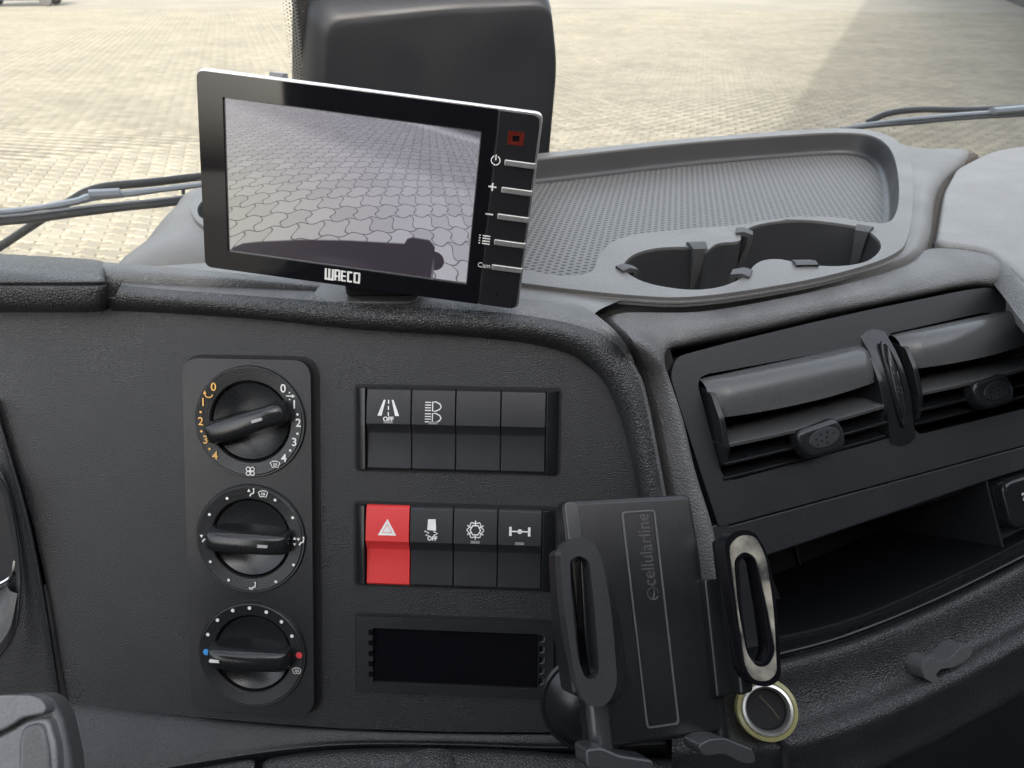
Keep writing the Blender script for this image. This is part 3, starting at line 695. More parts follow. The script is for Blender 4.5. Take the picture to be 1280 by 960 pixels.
# ================================================================== CLIMATE CONTROL PANEL
cp = thing('climate_panel', 'tall rounded black climate control panel with three round dials', 'control panel', FP.M)
x0, y0, x1, y1 = -.1425, -.1245, -.0728, .0722
build('groove', prism(rect(x0-.0018, y0-.0016, x1+.0030, y1+.0018, .012, 8), -.002, .0005), 'groove', cp, FP.M)
CZ = .0055
cen = [FP.L(313, 527, CZ), FP.L(314, 673, CZ), FP.L(316, 817, CZ)]
build('faceplate', prism(rect(x0, y0, x1, y1, .010, 8), -.001, CZ, [circle(cx, cy, .0302, 72) for cx, cy in cen]), 'module', cp, FP.M, bev=.0011, seg=3)
def off(c, px, py, cpx, cpy):   # print position from its pixel
    a_, b_ = FP.L(px, py, CZ); return a_, b_
def defrost(a_, x, y, s, z, mi=0, w_=.00045):
    a_.add(stroke([(x-s, y+s*.45), (x-s*.5, y+s*.72), (x, y+s*.8), (x+s*.5, y+s*.72), (x+s, y+s*.45), (x+s*.6, y-s*.55), (x, y-s*.4), (x-s*.6, y-s*.55)], w_, z, True), mi)
    for k in (-.3, 0, .3): a_.add(stroke([(x+k*s-.1*s, y-s*.2), (x+k*s+.1*s, y+.1*s), (x+k*s-.05*s, y+s*.4)], w_*.8, z), mi)
def seated(a_, x, y, s, z, mi=0, arrow=1):
    a_.add(disc(x+s*.55, y+s*.8, s*.2, z, 10), mi)
    a_.add(stroke([(x+s*.6, y+s*.5), (x+s*.45, y-s*.1), (x, y-s*.2), (x-s*.3, y-s*.7)], s*.28, z), mi)
    if arrow == 1: a_.add(poly([(x-s*.8, y+s*.7), (x-s*.1, y+s*.7), (x-s*.45, y+s*.1)], z), mi)
    elif arrow == 2: a_.add(poly([(x-s*.8, y+s*.2), (x-s*.1, y+s*.2), (x-s*.45, y+s*.9)], z), mi)
    elif arrow == 3: a_.add(poly([(x-s*.9, y-s*.2), (x-s*.3, y-s*.2), (x-s*.6, y-s*.7)], z), mi)
def fan(a_, x, y, s, z, mi=0):
    for k in range(4):
        an = math.pi/4+k*math.pi/2; cx, cy = x+math.cos(an)*s*.55, y+math.sin(an)*s*.55
        a_.add(stroke(circle(cx, cy, s*.36, 12), s*.17, z, True), mi)
    a_.add(disc(x, y, s*.15, z, 8), mi)
dial_z = .0074
for i, (cx, cy) in enumerate(cen):
    Md = FP.M @ Matrix.Translation(V((cx, cy, 0)))
    prof = [(.0302, -.001), (.0302, CZ+.0006), (.0297, CZ+.0014), (.0290, dial_z-.0006), (.0284, dial_z), (.0224, dial_z-.0012), (.0219, dial_z-.0018), (.0217, -.001)]
    ringo = build('dial', lathe(prof[::-1], 72), 'dial_ring', cp, Md, angle=35, label=['fan speed dial ring with orange and white numbers', 'air direction dial ring with white symbols', 'temperature dial ring with a blue and a red dot'][i])
    build('gap', prism(circle(0, 0, .0219, 48), -.0015, .0), 'groove', ringo, Md)
    # rotor: dished disc
    prof = [(0, .0005), (.006, .0007), (.012, .0016), (.017, .0031), (.0196, .0046), (.0203, .0050), (.0207, .0046), (.0207, -.001)]
    R = 3.0
    ang = [rad(17.5), rad(-2), rad(-1)][i]
    Mr = Md @ Matrix.Rotation(ang, 4, 'Z')
    kn = build('knob', lathe(prof[::-1], 64), 'satin', ringo, Mr, angle=50)
    # grip: loaf with a crest, wider at the base
    nx, ny = 28, 14; gv = []; gf = []
    Lh = .0228
    for a_i in range(nx+1):
        t = -1+2*a_i/nx; xx = Lh*math.sin(t*math.pi/2)*1.0
        e = math.sqrt(max(0, 1-abs(t)**7)); hw = .0068*(.88+.12*(1-t*t)); top = .0165*(.80+.20*(1-t*t))
        for b_i in range(ny+1):
            s = -1+2*b_i/ny; ph = s*math.pi/2
            yy = hw*math.copysign(abs(math.sin(ph))**.62, s)*e; zz_ = max(0, math.cos(ph))**.42*top*e
            gv.append((xx, yy, .0008+zz_))
    for a_i in range(nx):
        for b_i in range(ny): k = a_i*(ny+1)+b_i; gf.append((k, k+ny+1, k+ny+2, k+1))
    build('grip', (gv, gf), 'satin', ringo, Mr, angle=50)
    mx_ = [.0085, .0105, -.0165][i]
    tz = .0165*(.80+.20*(1-(mx_/Lh)**2))+.0008-.0002
    mk = prism(rect(mx_-.003, -.0009, mx_+.003, .0007, .0007, 4), tz-.0045, tz+(.0007 if i < 2 else .0013))
    build('pointer_mark', mk, 'print_white' if i == 2 else 'pointer_grey', ringo, Mr)
    a = Acc(); z = dial_z+.0002
    def at(px, py): 
        q = FP.L(px, py, dial_z); return q[0]-cx, q[1]-cy
    if i == 0:
        for s, px, py in (('0', 267, 484), ('1', 254, 503), ('2', 251, 527), ('3', 257, 550), ('4', 269, 570)): a.add(text(s, .0062, *at(px, py), z, 0, .00008), 1)
        for s, px, py in (('0', 354, 486), ('1', 368, 506), ('2', 373, 529), ('3', 368, 553), ('4', 355, 573)): a.add(text(s, .0062, *at(px, py), z, 0, .00008), 0)
        for px, py in ((251, 515), (252, 539), (262, 561)): a.add(disc(*at(px, py), .00065, z), 1)
        for px, py in ((372, 518), (372, 542), (363, 563)): a.add(disc(*at(px, py), .00065, z), 0)
        x, y = at(261, 493); a.add(stroke(arc(x, y-.0002, .0020, 150, 370, 12, .0014), .0006, z), 1); a.add(poly([(x-.0032, y+.0002), (x-.0012, y+.0003), (x-.0021, y+.0022)], z), 1)
        x, y = at(363, 495); a.add(stroke([(x-.0022, y), (x+.0012, y)], .0005, z), 0); a.add(poly([(x+.0008, y+.0010), (x+.0026, y), (x+.0008, y-.0010)], z), 0); a.add(disc(x-.0004, y+.0018, .0004, z), 0); a.add(disc(x-.0004, y-.0018, .0004, z), 0)
        x, y = at(313, 589); fan(a, x, y, .0030, z); x, y = at(344, 581); defrost(a, x, y, .0026, z)
    elif i == 1:
        for px, py in ((284, 623), (344, 625), (262, 643), (366, 647), (263, 702), (367, 706), (286, 725), (345, 727)): a.add(disc(*at(px, py), .0008, z), 0)
        x, y = at(314, 616); seated(a, x, y, .0026, z, 0, 2); x, y = at(329, 618); defrost(a, x, y, .0026, z)
        x, y = at(255, 673); seated(a, x, y, .0028, z, 0, 1); x, y = at(376, 677); seated(a, x, y, .0028, z, 0, 1); a.add(poly([(x-.0042, y+.001), (x-.0024, y+.001), (x-.0033, y+.0026)], z), 0); a.add(poly([(x-.0042, y-.001), (x-.0024, y-.001), (x-.0033, y-.0026)], z), 0)
        x, y = at(316, 733); seated(a, x, y, .0026, z, 0, 3)
    else:
        for px, py in ((261, 792), (273, 774), (292, 762), (313, 759), (334, 764), (353, 776), (366, 794)): a.add(disc(*at(px-1, py+1), .0010, z), 0)
        a.add(disc(*at(258, 815), .0018, z, 20), 2); a.add(disc(*at(374, 819), .0018, z, 20), 3)
        x, y = at(371, 839); defrost(a, x, y, .0025, z)
    build('dial_print', a, ['print_white', 'print_orange', 'print_blue', 'print_red'], ringo, Md, smooth=False)

# ================================================================== SWITCH BANKS
def switch_bank(px0, py0, px1, py1, xsw, label, kinds):
    TLp = FP.L(px0, py0); BRp = FP.L(px1, py1)
    xa, xb_ = TLp[0], BRp[0]; yt_, yb_ = TLp[1], BRp[1]
    t = thing('switch_bank', label, 'switches', FP.M, 'switch banks on the centre panel')
    build('frame', prism(rect(xa-.0012, yb_-.0012, xb_+.0012, yt_+.0014, .0026), -.002, .0006), 'groove', t, FP.M)
    h = yt_-yb_
    # profile: y from top, z
    pr = [(0, -.001), (.0002, .0018), (.0012, .0030), (.20*h, .0044), (.36*h, .0050), (.43*h, .0052), (.445*h, .0048), (.535*h, .0024), (.555*h, .0022), (.8*h, .0026), (h-.0014, .0032), (h-.0004, .0024), (h, -.001)]
    def cap(xA, xB, grow, sgn_):
        outl = []
        n_ = 6; v_ = []; f_ = []
        for k in range(n_+1):
            u = k/n_; x = xA+(xB-xA)*u; zf = 1 if sgn_ == 0 else (1-(u if sgn_ > 0 else 1-u)**2.2*.75)
            for q, (yy, zz_) in enumerate(pr):
                z_ = zz_ if sgn_ == 0 else (.0052-.0016*abs(yy/h-.5))*zf if 0 < q < len(pr)-1 else -.001
                v_.append((x, yt_-yy, z_))
        m_ = len(pr)
        for k in range(n_):
            for q in range(m_-1): f_.append((k*m_+q, k*m_+q+1, (k+1)*m_+q+1, (k+1)*m_+q))
        f_.append(tuple(range(m_))[::-1]); f_.append(tuple(n_*m_+q for q in range(m_)))
        return v_, f_
    edges = [FP.L(x, py0+20)[0] for x in xsw]
    build('end_cap', cap(xa, edges[0]-.0003, 0, -1), 'smooth', t, FP.M, bev=.0003); build('end_cap', cap(edges[-1]+.0003, xb_, 0, 1), 'smooth', t, FP.M, bev=.0003)
    for k, kind in enumerate(kinds):
        e0_, e1_ = edges[k]+.0003, edges[k+1]-.0003; cx = (e0_+e1_)/2
        sw = build('rocker_switch', cap(e0_, e1_, 0, 0), 'red' if kind == 'hazard' else 'switch', t, FP.M, bev=.0003,
                   label={'lane': 'rocker switch with road lines and OFF symbol', 'lamps': 'rocker switch with two headlamp symbols', 'hazard': 'bright red hazard warning switch with white triangle', 'esp': 'rocker switch with skidding truck and OFF symbol', 'snow': 'rocker switch with snowflake symbol', 'axle': 'rocker switch with axle symbol'}.get(kind, 'blank rocker switch'))
        if kind == 'blank': continue
        cy = yt_-.26*h; a = Acc(); z0_ = .0052
        if kind == 'lane':
            a.add(poly([(cx-.0016, cy+.0052), (cx-.0026, cy+.0052), (cx-.0058, cy-.0032), (cx-.0036, cy-.0032)], 0)); a.add(poly([(cx+.0016, cy+.0052), (cx+.0026, cy+.0052), (cx+.0058, cy-.0032), (cx+.0036, cy-.0032)], 0))
            for q in range(3): a.add(stroke([(cx, cy+.0052-q*.0032), (cx, cy+.0032-q*.0032)], .0006, 0))
            a.add(text('OFF', .0032, cx, cy-.0050, 0, 0, .00012))
        if kind == 'lamps':
            for q in (.0022, -.0038):
                a.add(stroke([(cx-.0004, cy+q+.0024), (cx+.0014, cy+q+.0024), (cx+.0034, cy+q+.0014), (cx+.0042, cy+q), (cx+.0034, cy+q-.0014), (cx+.0014, cy+q-.0024), (cx-.0004, cy+q-.0024)], .0006, 0, True))
                for d in (-.0021, -.0007, .0007, .0021): a.add(stroke([(cx-.0044, cy+q+d), (cx-.0012, cy+q+d)], .0005, 0))
        if kind == 'hazard':
            a.add(poly([(cx-.0050, cy-.0042), (cx+.0050, cy-.0042), (cx, cy+.0046)], 0))
            a.add(stroke([(cx-.0026, cy-.0026), (cx+.0026, cy-.0026), (cx, cy+.0018)], .0004, .0002, True), 1)
        if kind == 'esp':
            a.add(poly([(cx-.0022, cy-.0006), (cx+.0026, cy-.0010), (cx+.0022, cy+.0052), (cx-.0018, cy+.0050)], 0))
            a.add(stroke([(cx-.0036, cy-.0012), (cx-.0012, cy-.0022), (cx-.0030, cy-.0034), (cx-.0006, cy-.0040)], .0006, 0)); a.add(stroke([(cx+.0012, cy-.0014), (cx+.0034, cy-.0024), (cx+.0012, cy-.0036)], .0006, 0))
            a.add(text('OFF', .0030, cx+.0006, cy-.0052, 0, 0, .00012))
        if kind == 'snow':
            a.add(stroke(circle(cx, cy, .0028, 6), .0007, 0, True))
            for q in range(6):
                an = q*math.pi/3+math.pi/6; c_, s_ = math.cos(an), math.sin(an)
                a.add(stroke([(cx+c_*.0022, cy+s_*.0022), (cx+c_*.0050, cy+s_*.0050)], .0006, 0))
                for d in (-.5, .5): a.add(stroke([(cx+c_*.0035, cy+s_*.0035), (cx+math.cos(an+d)*.0046, cy+math.sin(an+d)*.0046)], .0005, 0))
        if kind == 'axle':
            a.add(stroke([(cx-.0050, cy), (cx+.0050, cy)], .0007, 0)); a.add(disc(cx, cy, .0013, 0, 12))
            for d in (-1, 1): a.add(stroke([(cx+d*.0050, cy-.0024), (cx+d*.0050, cy+.0024)], .0013, 0))
        # print follows the slightly sloping upper facet
        def drape(p):
            yy = yt_-p.y; zz_ = .0030+(yy-.0012)/(.20*h-.0012)*.0014 if yy < .20*h else .0044+(yy-.20*h)/(.16*h)*.0006 if yy < .36*h else .0050+.0002*(yy-.36*h)/(.07*h)
            return V((p.x, p.y, zz_+.00018+p.z))
        build('symbol', mapped((a.v, a.f), drape) if len(set(a.m)) == 1 else (lambda A: A)(Acc_map(a, drape)), ['print_white', 'print_red'], sw, FP.M, smooth=False)
        if kind in ('lane', 'lamps', 'snow', 'axle'):
            a = Acc().add(prism(rect(cx-.0024, yt_-.42*h, cx+.0024, yt_-.42*h+.0014, 0), .0046, .0054)); build('indicator_lamp', a, 'print_grey', sw, FP.M, smooth=False)
    return t
def Acc_map(a, fn):
    b_ = Acc(); b_.v = [tuple(fn(V(p))) for p in a.v]; b_.f = a.f; b_.m = a.m; return b_
switch_bank(446, 483, 697, 592, (460, 516, 571, 627, 683), 'upper row of four black rocker switches without any red switch', ['lane', 'lamps', 'blank', 'blank'])
switch_bank(445, 629, 692, 737, (459, 514, 568, 623, 678), 'lower row of four rocker switches with the red hazard switch', ['hazard', 'esp', 'snow', 'axle'])

# ================================================================== BLANK DISPLAY SLOT
ds = thing('display_slot', 'black framed empty display slot below the red hazard switch', 'slot', FP.M)
xa, yt_ = FP.L(447, 768); xb_, yb_ = FP.L(691, 872)
xa2, yt2 = FP.L(467, 783); xb2, yb2 = FP.L(672, 860)
build('groove', prism(rect(xa-.0012, yb_-.0012, xb_+.0014, yt_+.0012, .002), -.001, .0003), 'groove', ds, FP.M)
op = [(xa2, yb2), (xb2, yb2), (xb2, yt2), (xa2, yt2)]
build('surround', prism(rect(xa, yb_, xb_, yt_, .0015), -.001, .0022, [op]), 'module', ds, FP.M, bev=.0006)
build('dark_window', prism(op, -.0015, .0006), 'slot_black', ds, FP.M, smooth=False)
hgt = yt2-yb2
for k in range(5):
    y = yb2+hgt*(.12+k*.19)
    build('notch', Acc().add(box(xa2-.0022, y, .0018, xa2+.0003, y+hgt*.09, .0026)), 'slot_black', ds, FP.M, smooth=False)
    build('notch', Acc().add(box(xb2+.0004, y, .0018, xb2+.0018, y+hgt*.11, .0027)), 'slot_black', ds, FP.M, smooth=False)
    build('clip', Acc().add(tube([(xb2+.0014, y-.0004, .0027), (xb2+.0032, y+.0003, .0027), (xb2+.0034, y+hgt*.08, .0027)], .00035, 6)), 'gunmetal', ds, FP.M, smooth=False)

# ================================================================== VENT MODULE (bezel, two vents, bin)
vm = thing('vent_bezel', 'black bezel around the two air vents above the open bin', 'bezel', FV.M)
HL = [(.006, -.0145), (.1215, -.0170), (.1265, -.0735), (.0085, -.0735)]; HR = [(.1405, -.0135), (.2300, -.0125), (.2520, -.034), (.2550, -.0780), (.1440, -.0760)]
outl = rounded(FV.LL([(838, 470), (845, 446), (900, 431), (990, 409), (1080, 388.5), (1205, 363), (1237, 359), (1260, 370), (1290, 402)])+[(.2700, -.05), (.2700, -.1000), (-.0005, -.0955), (-.0045, -.06)], [.004, .006, .03, .03, .03, .02, .006, .006, .01, .002, .002, .002, .01], 5)
hl = rounded(HL, [.008, .008, .004, .008], 6); hr = rounded(HR, [.005, .014, .02, .004, .006], 6)
build('bezel', prism(outl, -.016, .0, [hl, hr]), 'module', vm, FV.M, bev=.0022, seg=4)
# wall of the recess behind the openings
for nm, H_ in (('left', hl), ('right', hr)):
    build('recess', loft([[V((x, y, -.004)) for x, y in H_], [V((x, y, -.05)) for x, y in H_]], 1, 0, True), 'smooth', vm, FV.M)
    build('recess_back', prism(H_, -.053, -.048), 'groove', vm, FV.M, smooth=False)
# curved bridge with the thumbwheel between the vents
xm0, xm1 = .1235, .1425; bv = []; 
sec = []
for y, bul in ((-.009, -.0006), (-.014, .0008), (-.024, .0038), (-.038, .0056), (-.052, .0050), (-.066, .0024), (-.076, .0004), (-.080, -.0006)):
    s_ = (y+.008)/-.072; x0_, x1_ = xm0-.003+s_*.003, xm1-.003+s_*.004
    sec.append([V((x0_-.001, y, -.018)), V((x0_, y, bul-.002)), V((x0_+.002, y, bul)), V(((x0_+x1_)/2, y, bul+.0006)), V((x1_-.002, y, bul)), V((x1_, y, bul-.002)), V((x1_+.001, y, -.018))])
build('bridge', loft(sec, 3, 4), 'satin', vm, FV.M, angle=50)
cxw = .1325
slot = [(cxw-.0002+.0052*math.cos(t)+.0012*math.sin(t)*-1, -.043+.026*math.sin(t)) for t in [2*math.pi*i/40 for i in range(40)]]
def onb(p, dz=0):   # lay on the bulging bridge
    s_ = (p.y+.040)/.036; return V((p.x, p.y, p.z+.0058-.0042*s_*s_+dz))
build('wheel_slot', mapped(prism(slot, -.0005, .0012, [[(cxw+(x-cxw)*.80, -.043+(y+.043)*.93) for x, y in slot]]), onb), 'satin', vm, FV.M, bev=.0004)
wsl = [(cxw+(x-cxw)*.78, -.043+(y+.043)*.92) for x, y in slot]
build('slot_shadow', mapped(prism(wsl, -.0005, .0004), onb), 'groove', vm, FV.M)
th = []
for k in range(9):
    y = -.0215-k*.0053; s_ = (y+.043)/.0220; hw = .0030*math.sqrt(max(.02, 1-s_*s_)); z = .0060-.0042*((y+.04)/.036)**2
    th.append([V((cxw-hw, y, z-.001)), V((cxw-hw*.6, y, z+.0012)), V((cxw, y, z+.0018)), V((cxw+hw*.6, y, z+.0012)), V((cxw+hw, y, z-.001))])
build('thumbwheel', loft(th, 3, 3), 'satin', vm, FV.M, angle=60)
a = Acc()
for k in range(3): a.add(stroke([(cxw-.0018+k*.0012, -.0290), (cxw-.0018+k*.0012, -.0325)], .0005, .0018))
a.add(stroke([(cxw-.0016, -.036), (cxw+.0012, -.042), (cxw+.0014, -.036)], .0004, .0018)); a.add(stroke([(cxw-.0014, -.045), (cxw+.0014, -.0462)], .0006, .0018)); a.add(stroke([(cxw-.0014, -.0475), (cxw+.0014, -.0487)], .0006, .0018)); a.add(stroke([(cxw, -.0435), (cxw, -.050)], .0006, .0018))
build('wheel_marks', mapped((a.v, a.f), lambda p: V((p.x, p.y, p.z+.0058-.0042*((p.y+.04)/.036)**2))), 'print_grey', vm, FV.M, smooth=False)
# lower trim strip of the bezel
build('trim_strip', prism([(-.0005, -.0965), (.270, -.1010), (.270, -.1145), (.196, -.1145), (.012, -.1185), (.003, -.1185)], -.018, -.0018), 'module', vm, FV.M, bev=.0012, seg=3)
build('side_rail', prism([(-.0045, -.094), (.006, -.094), (.014, -.119), (.012, -.19), (-.006, -.19), (-.002, -.12)], -.02, -.0012), 'module', vm, FV.M, bev=.0012, seg=3)

def vent(x0_, x1_, top, bot, skew, label, tabx):
    t = thing('air_vent', label, 'air vent', FV.M, 'air vents in the dashboard')
    n_ = 14
    def slat(name, ya, yb2_, za, zb, bow, mat, thick=.0022, xa=0, xb=0):
        """curved blade: front edge at (ya,za), rear edge at (yb,zb)"""
        top_, bot_ = [], []
        rows = []
        for k in range(n_+1):
            u = k/n_; x = x0_+xa+(x1_+xb-x0_-xa)*u; e = bow*(1-(2*u-1)**2)
            fr_ = V((x, ya-e*.25, za+e)); md_ = V((x, (ya+yb2_)/2+.0016, (za+zb)/2+e*.8)); bk = V((x, yb2_, zb))
            rows.append([bk, md_, fr_, fr_-V((0, thick*.9, thick*.5)), md_-V((0, thick, thick*.4)), bk-V((0, thick, 0))])
        v_ = [p for r in rows for p in r]; f_ = []; m_ = 6
        for k in range(n_):
            for q in range(m_): r_ = (q+1) % m_; f_.append((k*m_+q, (k+1)*m_+q, (k+1)*m_+r_, k*m_+r_))
        f_.append(tuple(range(m_))); f_.append(tuple(n_*m_+q for q in range(m_))[::-1])
        f_ = [q[::-1] for q in f_]
        return build(name, (v_, f_), mat, t, FV.M, bev=.0004)
    # visor: convex blade at the top of the drum
    rows = []
    for k in range(n_+1):
        u = k/n_; x = x0_+(x1_-x0_)*u; e = .0045*(1-(2*u-1)**2); en = min(1, min(u, 1-u)/.035)**.5
        rows.append([V((x, top-.0005, -.010)), V((x, top-.0012, -.001+.0035*en+e*.3)), V((x, top-.006, .0035+.004*en+e)), V((x, top-.0125, .0045+.0045*en+e)), V((x, top-.0175, .0050+.0038*en+e)), V((x, top-.0225-e*.5, .0040+.0035*en+e)), V((x, top-.0228-e*.5, .0025+.003*en+e)), V((x, top-.0185, -.006))])
    build('visor', loft(rows, 2, 3), 'vent_blade_lit', t, FV.M, angle=35)
    # side cheeks of the drum
    for xx, d in ((x0_, 1), (x1_, -1)):
        out = [(top-.0005, -.012), (top-.010, .007), (top-.024, .0095), (top-.040, .0085), (bot+.010, .003), (bot+.001, -.010), (bot+.001, -.03), (top-.0005, -.03)]
        pr_ = prism(rounded(out, .002, 3), 0, .0032)
        build('cheek', mapped(pr_, lambda p: V((xx+d*p.z, p.x, p.y))), 'satin', t, FV.M, bev=.0006)
    h_ = top-bot
    slat('louver', top-.0375, top-.030, .0085, -.018, .0035, 'vent_blade_lit', .0024)
    slat('louver', top-.0475, top-.0415, .0055, -.02, .002, 'smooth', .0018)
    slat('louver', top-.0555, top-.0500, .0015, -.02, .001, 'smooth', .0018)
    # cross vanes behind
    for k in range(6):
        x = x0_+(x1_-x0_)*(k+.7)/6.4
        build('vane', Acc().add(box(x, bot+.002, -.046, x+.0015, top-.02, -.022)), 'smooth', t, FV.M, smooth=False)
    # adjusting tab
    tx, ty = tabx; tb = []
    a_ = prism(rounded([(-.0155, .0085), (.0125, .0105), (.0160, .004), (.0155, -.0040), (.0120, -.0085), (-.0100, -.0085), (-.0145, -.002)], .0045, 6), .004, .0145)
    tabo = build('adjuster', mapped(a_, lambda p: V((tx+p.x, ty+p.y, p.z))), 'satin', t, FV.M, bev=.0032, seg=5)
    pad = prism(circle(0, 0, .0105, 36, .0052), .0140, .0149)
    build('oval_pad', mapped(pad, lambda p: V((tx+.001+p.x, ty+.0012+p.y+p.x*.06, p.z))), 'switch', tabo, FV.M, bev=.0004)
    a_ = Acc()
    for dx, dy in ((-.0060, .0004), (-.0022, .0022), (.0022, .0024), (.0062, .0008), (.0010, -.0002), (-.0026, -.0012), (-.0058, -.0026), (.0008, -.0030)):
        a_.add(disc(tx+.001+dx, ty+.0012+dy+dx*.06, .00050, .01498, 8))
    build('grip_dots', a_, 'slot_black', tabo, FV.M, smooth=False)
    return t
vent(.0085, .1205, -.0155, -.0725, 0, 'left slatted air vent nearest the phone holder', (.0660, -.0630))
vent(.1445, .2500, -.0135, -.0760, 0, 'right slatted air vent cut off by the right edge of the picture', (.1960, -.0615))

# ================================================================== OPEN BIN WITH SOCKET
bn = thing('storage_bin', 'deep black open storage bin below the air vents', 'storage bin', FV.M)
cfr = [FV.L(x, y, -.003) for x, y in ((900, 808), (945, 801), (1000, 790), (1060, 774), (1120, 751), (1180, 724), (1240, 695), (1300, 664))]
fb = [V((x, y, -.003)) for x, y in cfr]
fk = [V((p.x, p.y+.006, -.10)) for p in fb]
build('bin_floor', loft([[p-V((0, .006, -.002)) for p in fb], fb, [p+V((0, .0015, -.004)) for p in fb], fk], 4, 0), 'bin_black', bn, FV.M)
build('bin_back', Acc().add(box(-.02, -.20, -.105, .27, -.10, -.10)), 'bin_black', bn, FV.M, smooth=False)
build('bin_top', Acc().add(box(-.01, -.121, -.10, .27, -.117, -.018)), 'bin_black', bn, FV.M, smooth=False)
build('bin_rib', Acc().add(box(.115, -.20, -.10, .1165, -.118, -.097)), 'smooth', bn, FV.M, smooth=False)
build('bin_side', Acc().add(box(-.004, -.20, -.10, .004, -.117, -.018)), 'bin_black', bn, FV.M, smooth=False)
# divider and socket plate on the right
xd, yd = FV.L(1232, 596, -.006); xe, ye = FV.L(1242, 689, -.006)
build('divider', Acc().add(box(xd-.0016, -.166, -.10, xd, -.114, -.005)), 'module', bn, FV.M, bev=.0005, smooth=True)
build('socket_plate', Acc().add(box(xd, -.170, -.02, .272, -.1135, -.012)), 'module', bn, FV.M, bev=.0005)
sk = thing('socket_cap', 'rounded black socket cap with a white digit at the right edge', 'socket', FV.M)
sa = FV.L(1245, 600, .0); sb_ = FV.L(1262, 662, 0)
build('cap', prism(rect(sa[0], sb_[1]-.001, sa[0]+.042, sa[1]-.001, .008, 7), -.012, .004), 'smooth', sk, FV.M, bev=.0035, seg=5)
xx, yy = FV.L(1256, 604, .006)
build('cap_notch', tube([(xx-.004, yy-.0005, .0042), (xx-.001, yy+.0005, .0045), (xx+.001, yy-.002, .0045), (xx+.0013, yy-.0055, .0044)], .0007, 6, 4), 'groove', sk, FV.M)
xx, yy = FV.L(1280, 621, .004); build('digit', text('2', .0062, xx, yy, .0042, 0, .0001, 1, .0002), 'print_white', sk, FV.M, smooth=False)
# glossy lower lip in front of the bin
l1 = [(890, 818), (950, 803), (1060, 777), (1180, 727), (1300, 667)]; l2 = [(890, 842), (957, 824), (1060, 796), (1180, 747), (1300, 687)]
build('bin_lip', loft([fvc(l1, -.004), fvc([(x, y+2) for x, y in l1], .0015), fvc([(x, y+6) for x, y in l1], .002), fvc([(x, y-5) for x, y in l2], -.001), fvc(l2, -.001), fvc([(x, y+4) for x, y in l2], -.01)], 5, 3), 'smooth', bn)

# ================================================================== SMALL THINGS ON THE KNEE PAD
so_ = FV.P(959, 887, .020)
FS = Frame(so_, R_-F_*.20, U_+F_*.38)
cl_ = thing('lighter_socket', 'open lighter socket with silver ring and yellowish translucent collar', 'socket', FS.M)
k = .0098*.4/.3866
R1 = 37.5/F*so_.dot(F_)
build('collar', lathe([(R1, -.012), (R1, -.001), (R1*.97, .001), (R1*.86, .0016), (R1*.80, .0006), (R1*.78, -.01)][::-1], 56), 'lens_amber', cl_, FS.M)
build('metal_ring', lathe([(R1*.84, -.002), (R1*.83, .0018), (R1*.80, .0026), (R1*.72, .0028), (R1*.67, .0016), (R1*.645, -.002), (R1*.64, -.022), (.0, -.022)][::-1], 56), 'silver', cl_, FS.M, angle=50)
build('well', lathe([(R1*.70, -.0006), (R1*.66, -.0030), (R1*.60, -.0045), (0, -.0045)][::-1], 48), 'groove', cl_, FS.M)  # shallow disc; black colour stands in for the shade of a deep hollow
build('amber_streak', tube([(-.003, .006, -.0040), (.003, .0, -.0040), (.006, -.004, -.0040)], .0007, 6), 'seam_strip', cl_, FS.M)  # amber streak laid in for the reflections inside the socket

hk = thing('hook', 'small curved dark grey plastic bag hook on the leather knee pad', 'hook', FV.P(1165, 830, .006))
FK = Frame(FV.P(1166, 827, .008), Lv*1+V((0, 0, .12)), FV.B)
ol = FK.LL([(1136, 830), (1140, 821), (1150, 816), (1160, 822), (1172, 818), (1184, 805), (1198, 801), (1199, 812), (1192, 820), (1176, 829), (1160, 831), (1154, 838), (1160, 846), (1150, 848), (1140, 842)])
build('upper_hook', prism(rounded(ol, .0012, 3), -.006, .009), 'stalk_dark', hk, FK.M, bev=.0016, seg=3)
build('cup', prism(FK.LL([(1150, 832), (1162, 830), (1180, 828), (1194, 820), (1196, 832), (1180, 842), (1160, 847), (1149, 842)]), -.006, .002), 'rubber', hk, FK.M, bev=.0015, seg=3)
build('lower_lip', prism(rounded(FK.LL([(1164, 843), (1176, 836), (1190, 830), (1197, 830), (1195, 839), (1184, 845), (1172, 848)]), .0012, 3), -.004, .008), 'stalk_dark', hk, FK.M, bev=.0014, seg=3)

# ================================================================== STEERING WHEEL SPOKE, bottom left
FT = Frame(atd(40, 920, .30), R_*1+F_*.15, U_+F_*.35)
st = thing('steering_wheel_spoke', 'grey steering wheel spoke cover in the bottom left corner', 'steering wheel', FT.M)
build('body', prism(rounded(FT.LL([(-80, 1060), (-80, 880), (20, 868), (58, 868), (74, 893), (86, 950), (94, 1060)]), .006, 6), -.018, -.002), 'stalk_dark', st, FT.M, bev=.005, seg=5)
build('upper_cover', prism(rounded(FT.LL([(-80, 880), (5, 868), (48, 868), (63, 875), (67, 890), (36, 896), (22, 906), (-20, 926), (-80, 955)]), [.002, .004, .006, .006, .003, .003, .003, .002, .002], 5), -.006, .006), 'stalk_grey', st, FT.M, bev=.004, seg=5)
build('lower_cover', prism(rounded(FT.LL([(-80, 960), (-20, 931), (24, 910), (38, 900), (66, 895), (76, 930), (84, 1060), (-80, 1060)]), .003, 5), -.006, .004), 'stalk_grey', st, FT.M, bev=.003, seg=4)
build('finger_recess', prism(rounded(FT.LL([(30, 925), (36, 905), (62, 900), (70, 940), (76, 1060), (30, 1060)]), .004, 5), .001, .0052), 'stalk_dark', st, FT.M, bev=.002, seg=3)

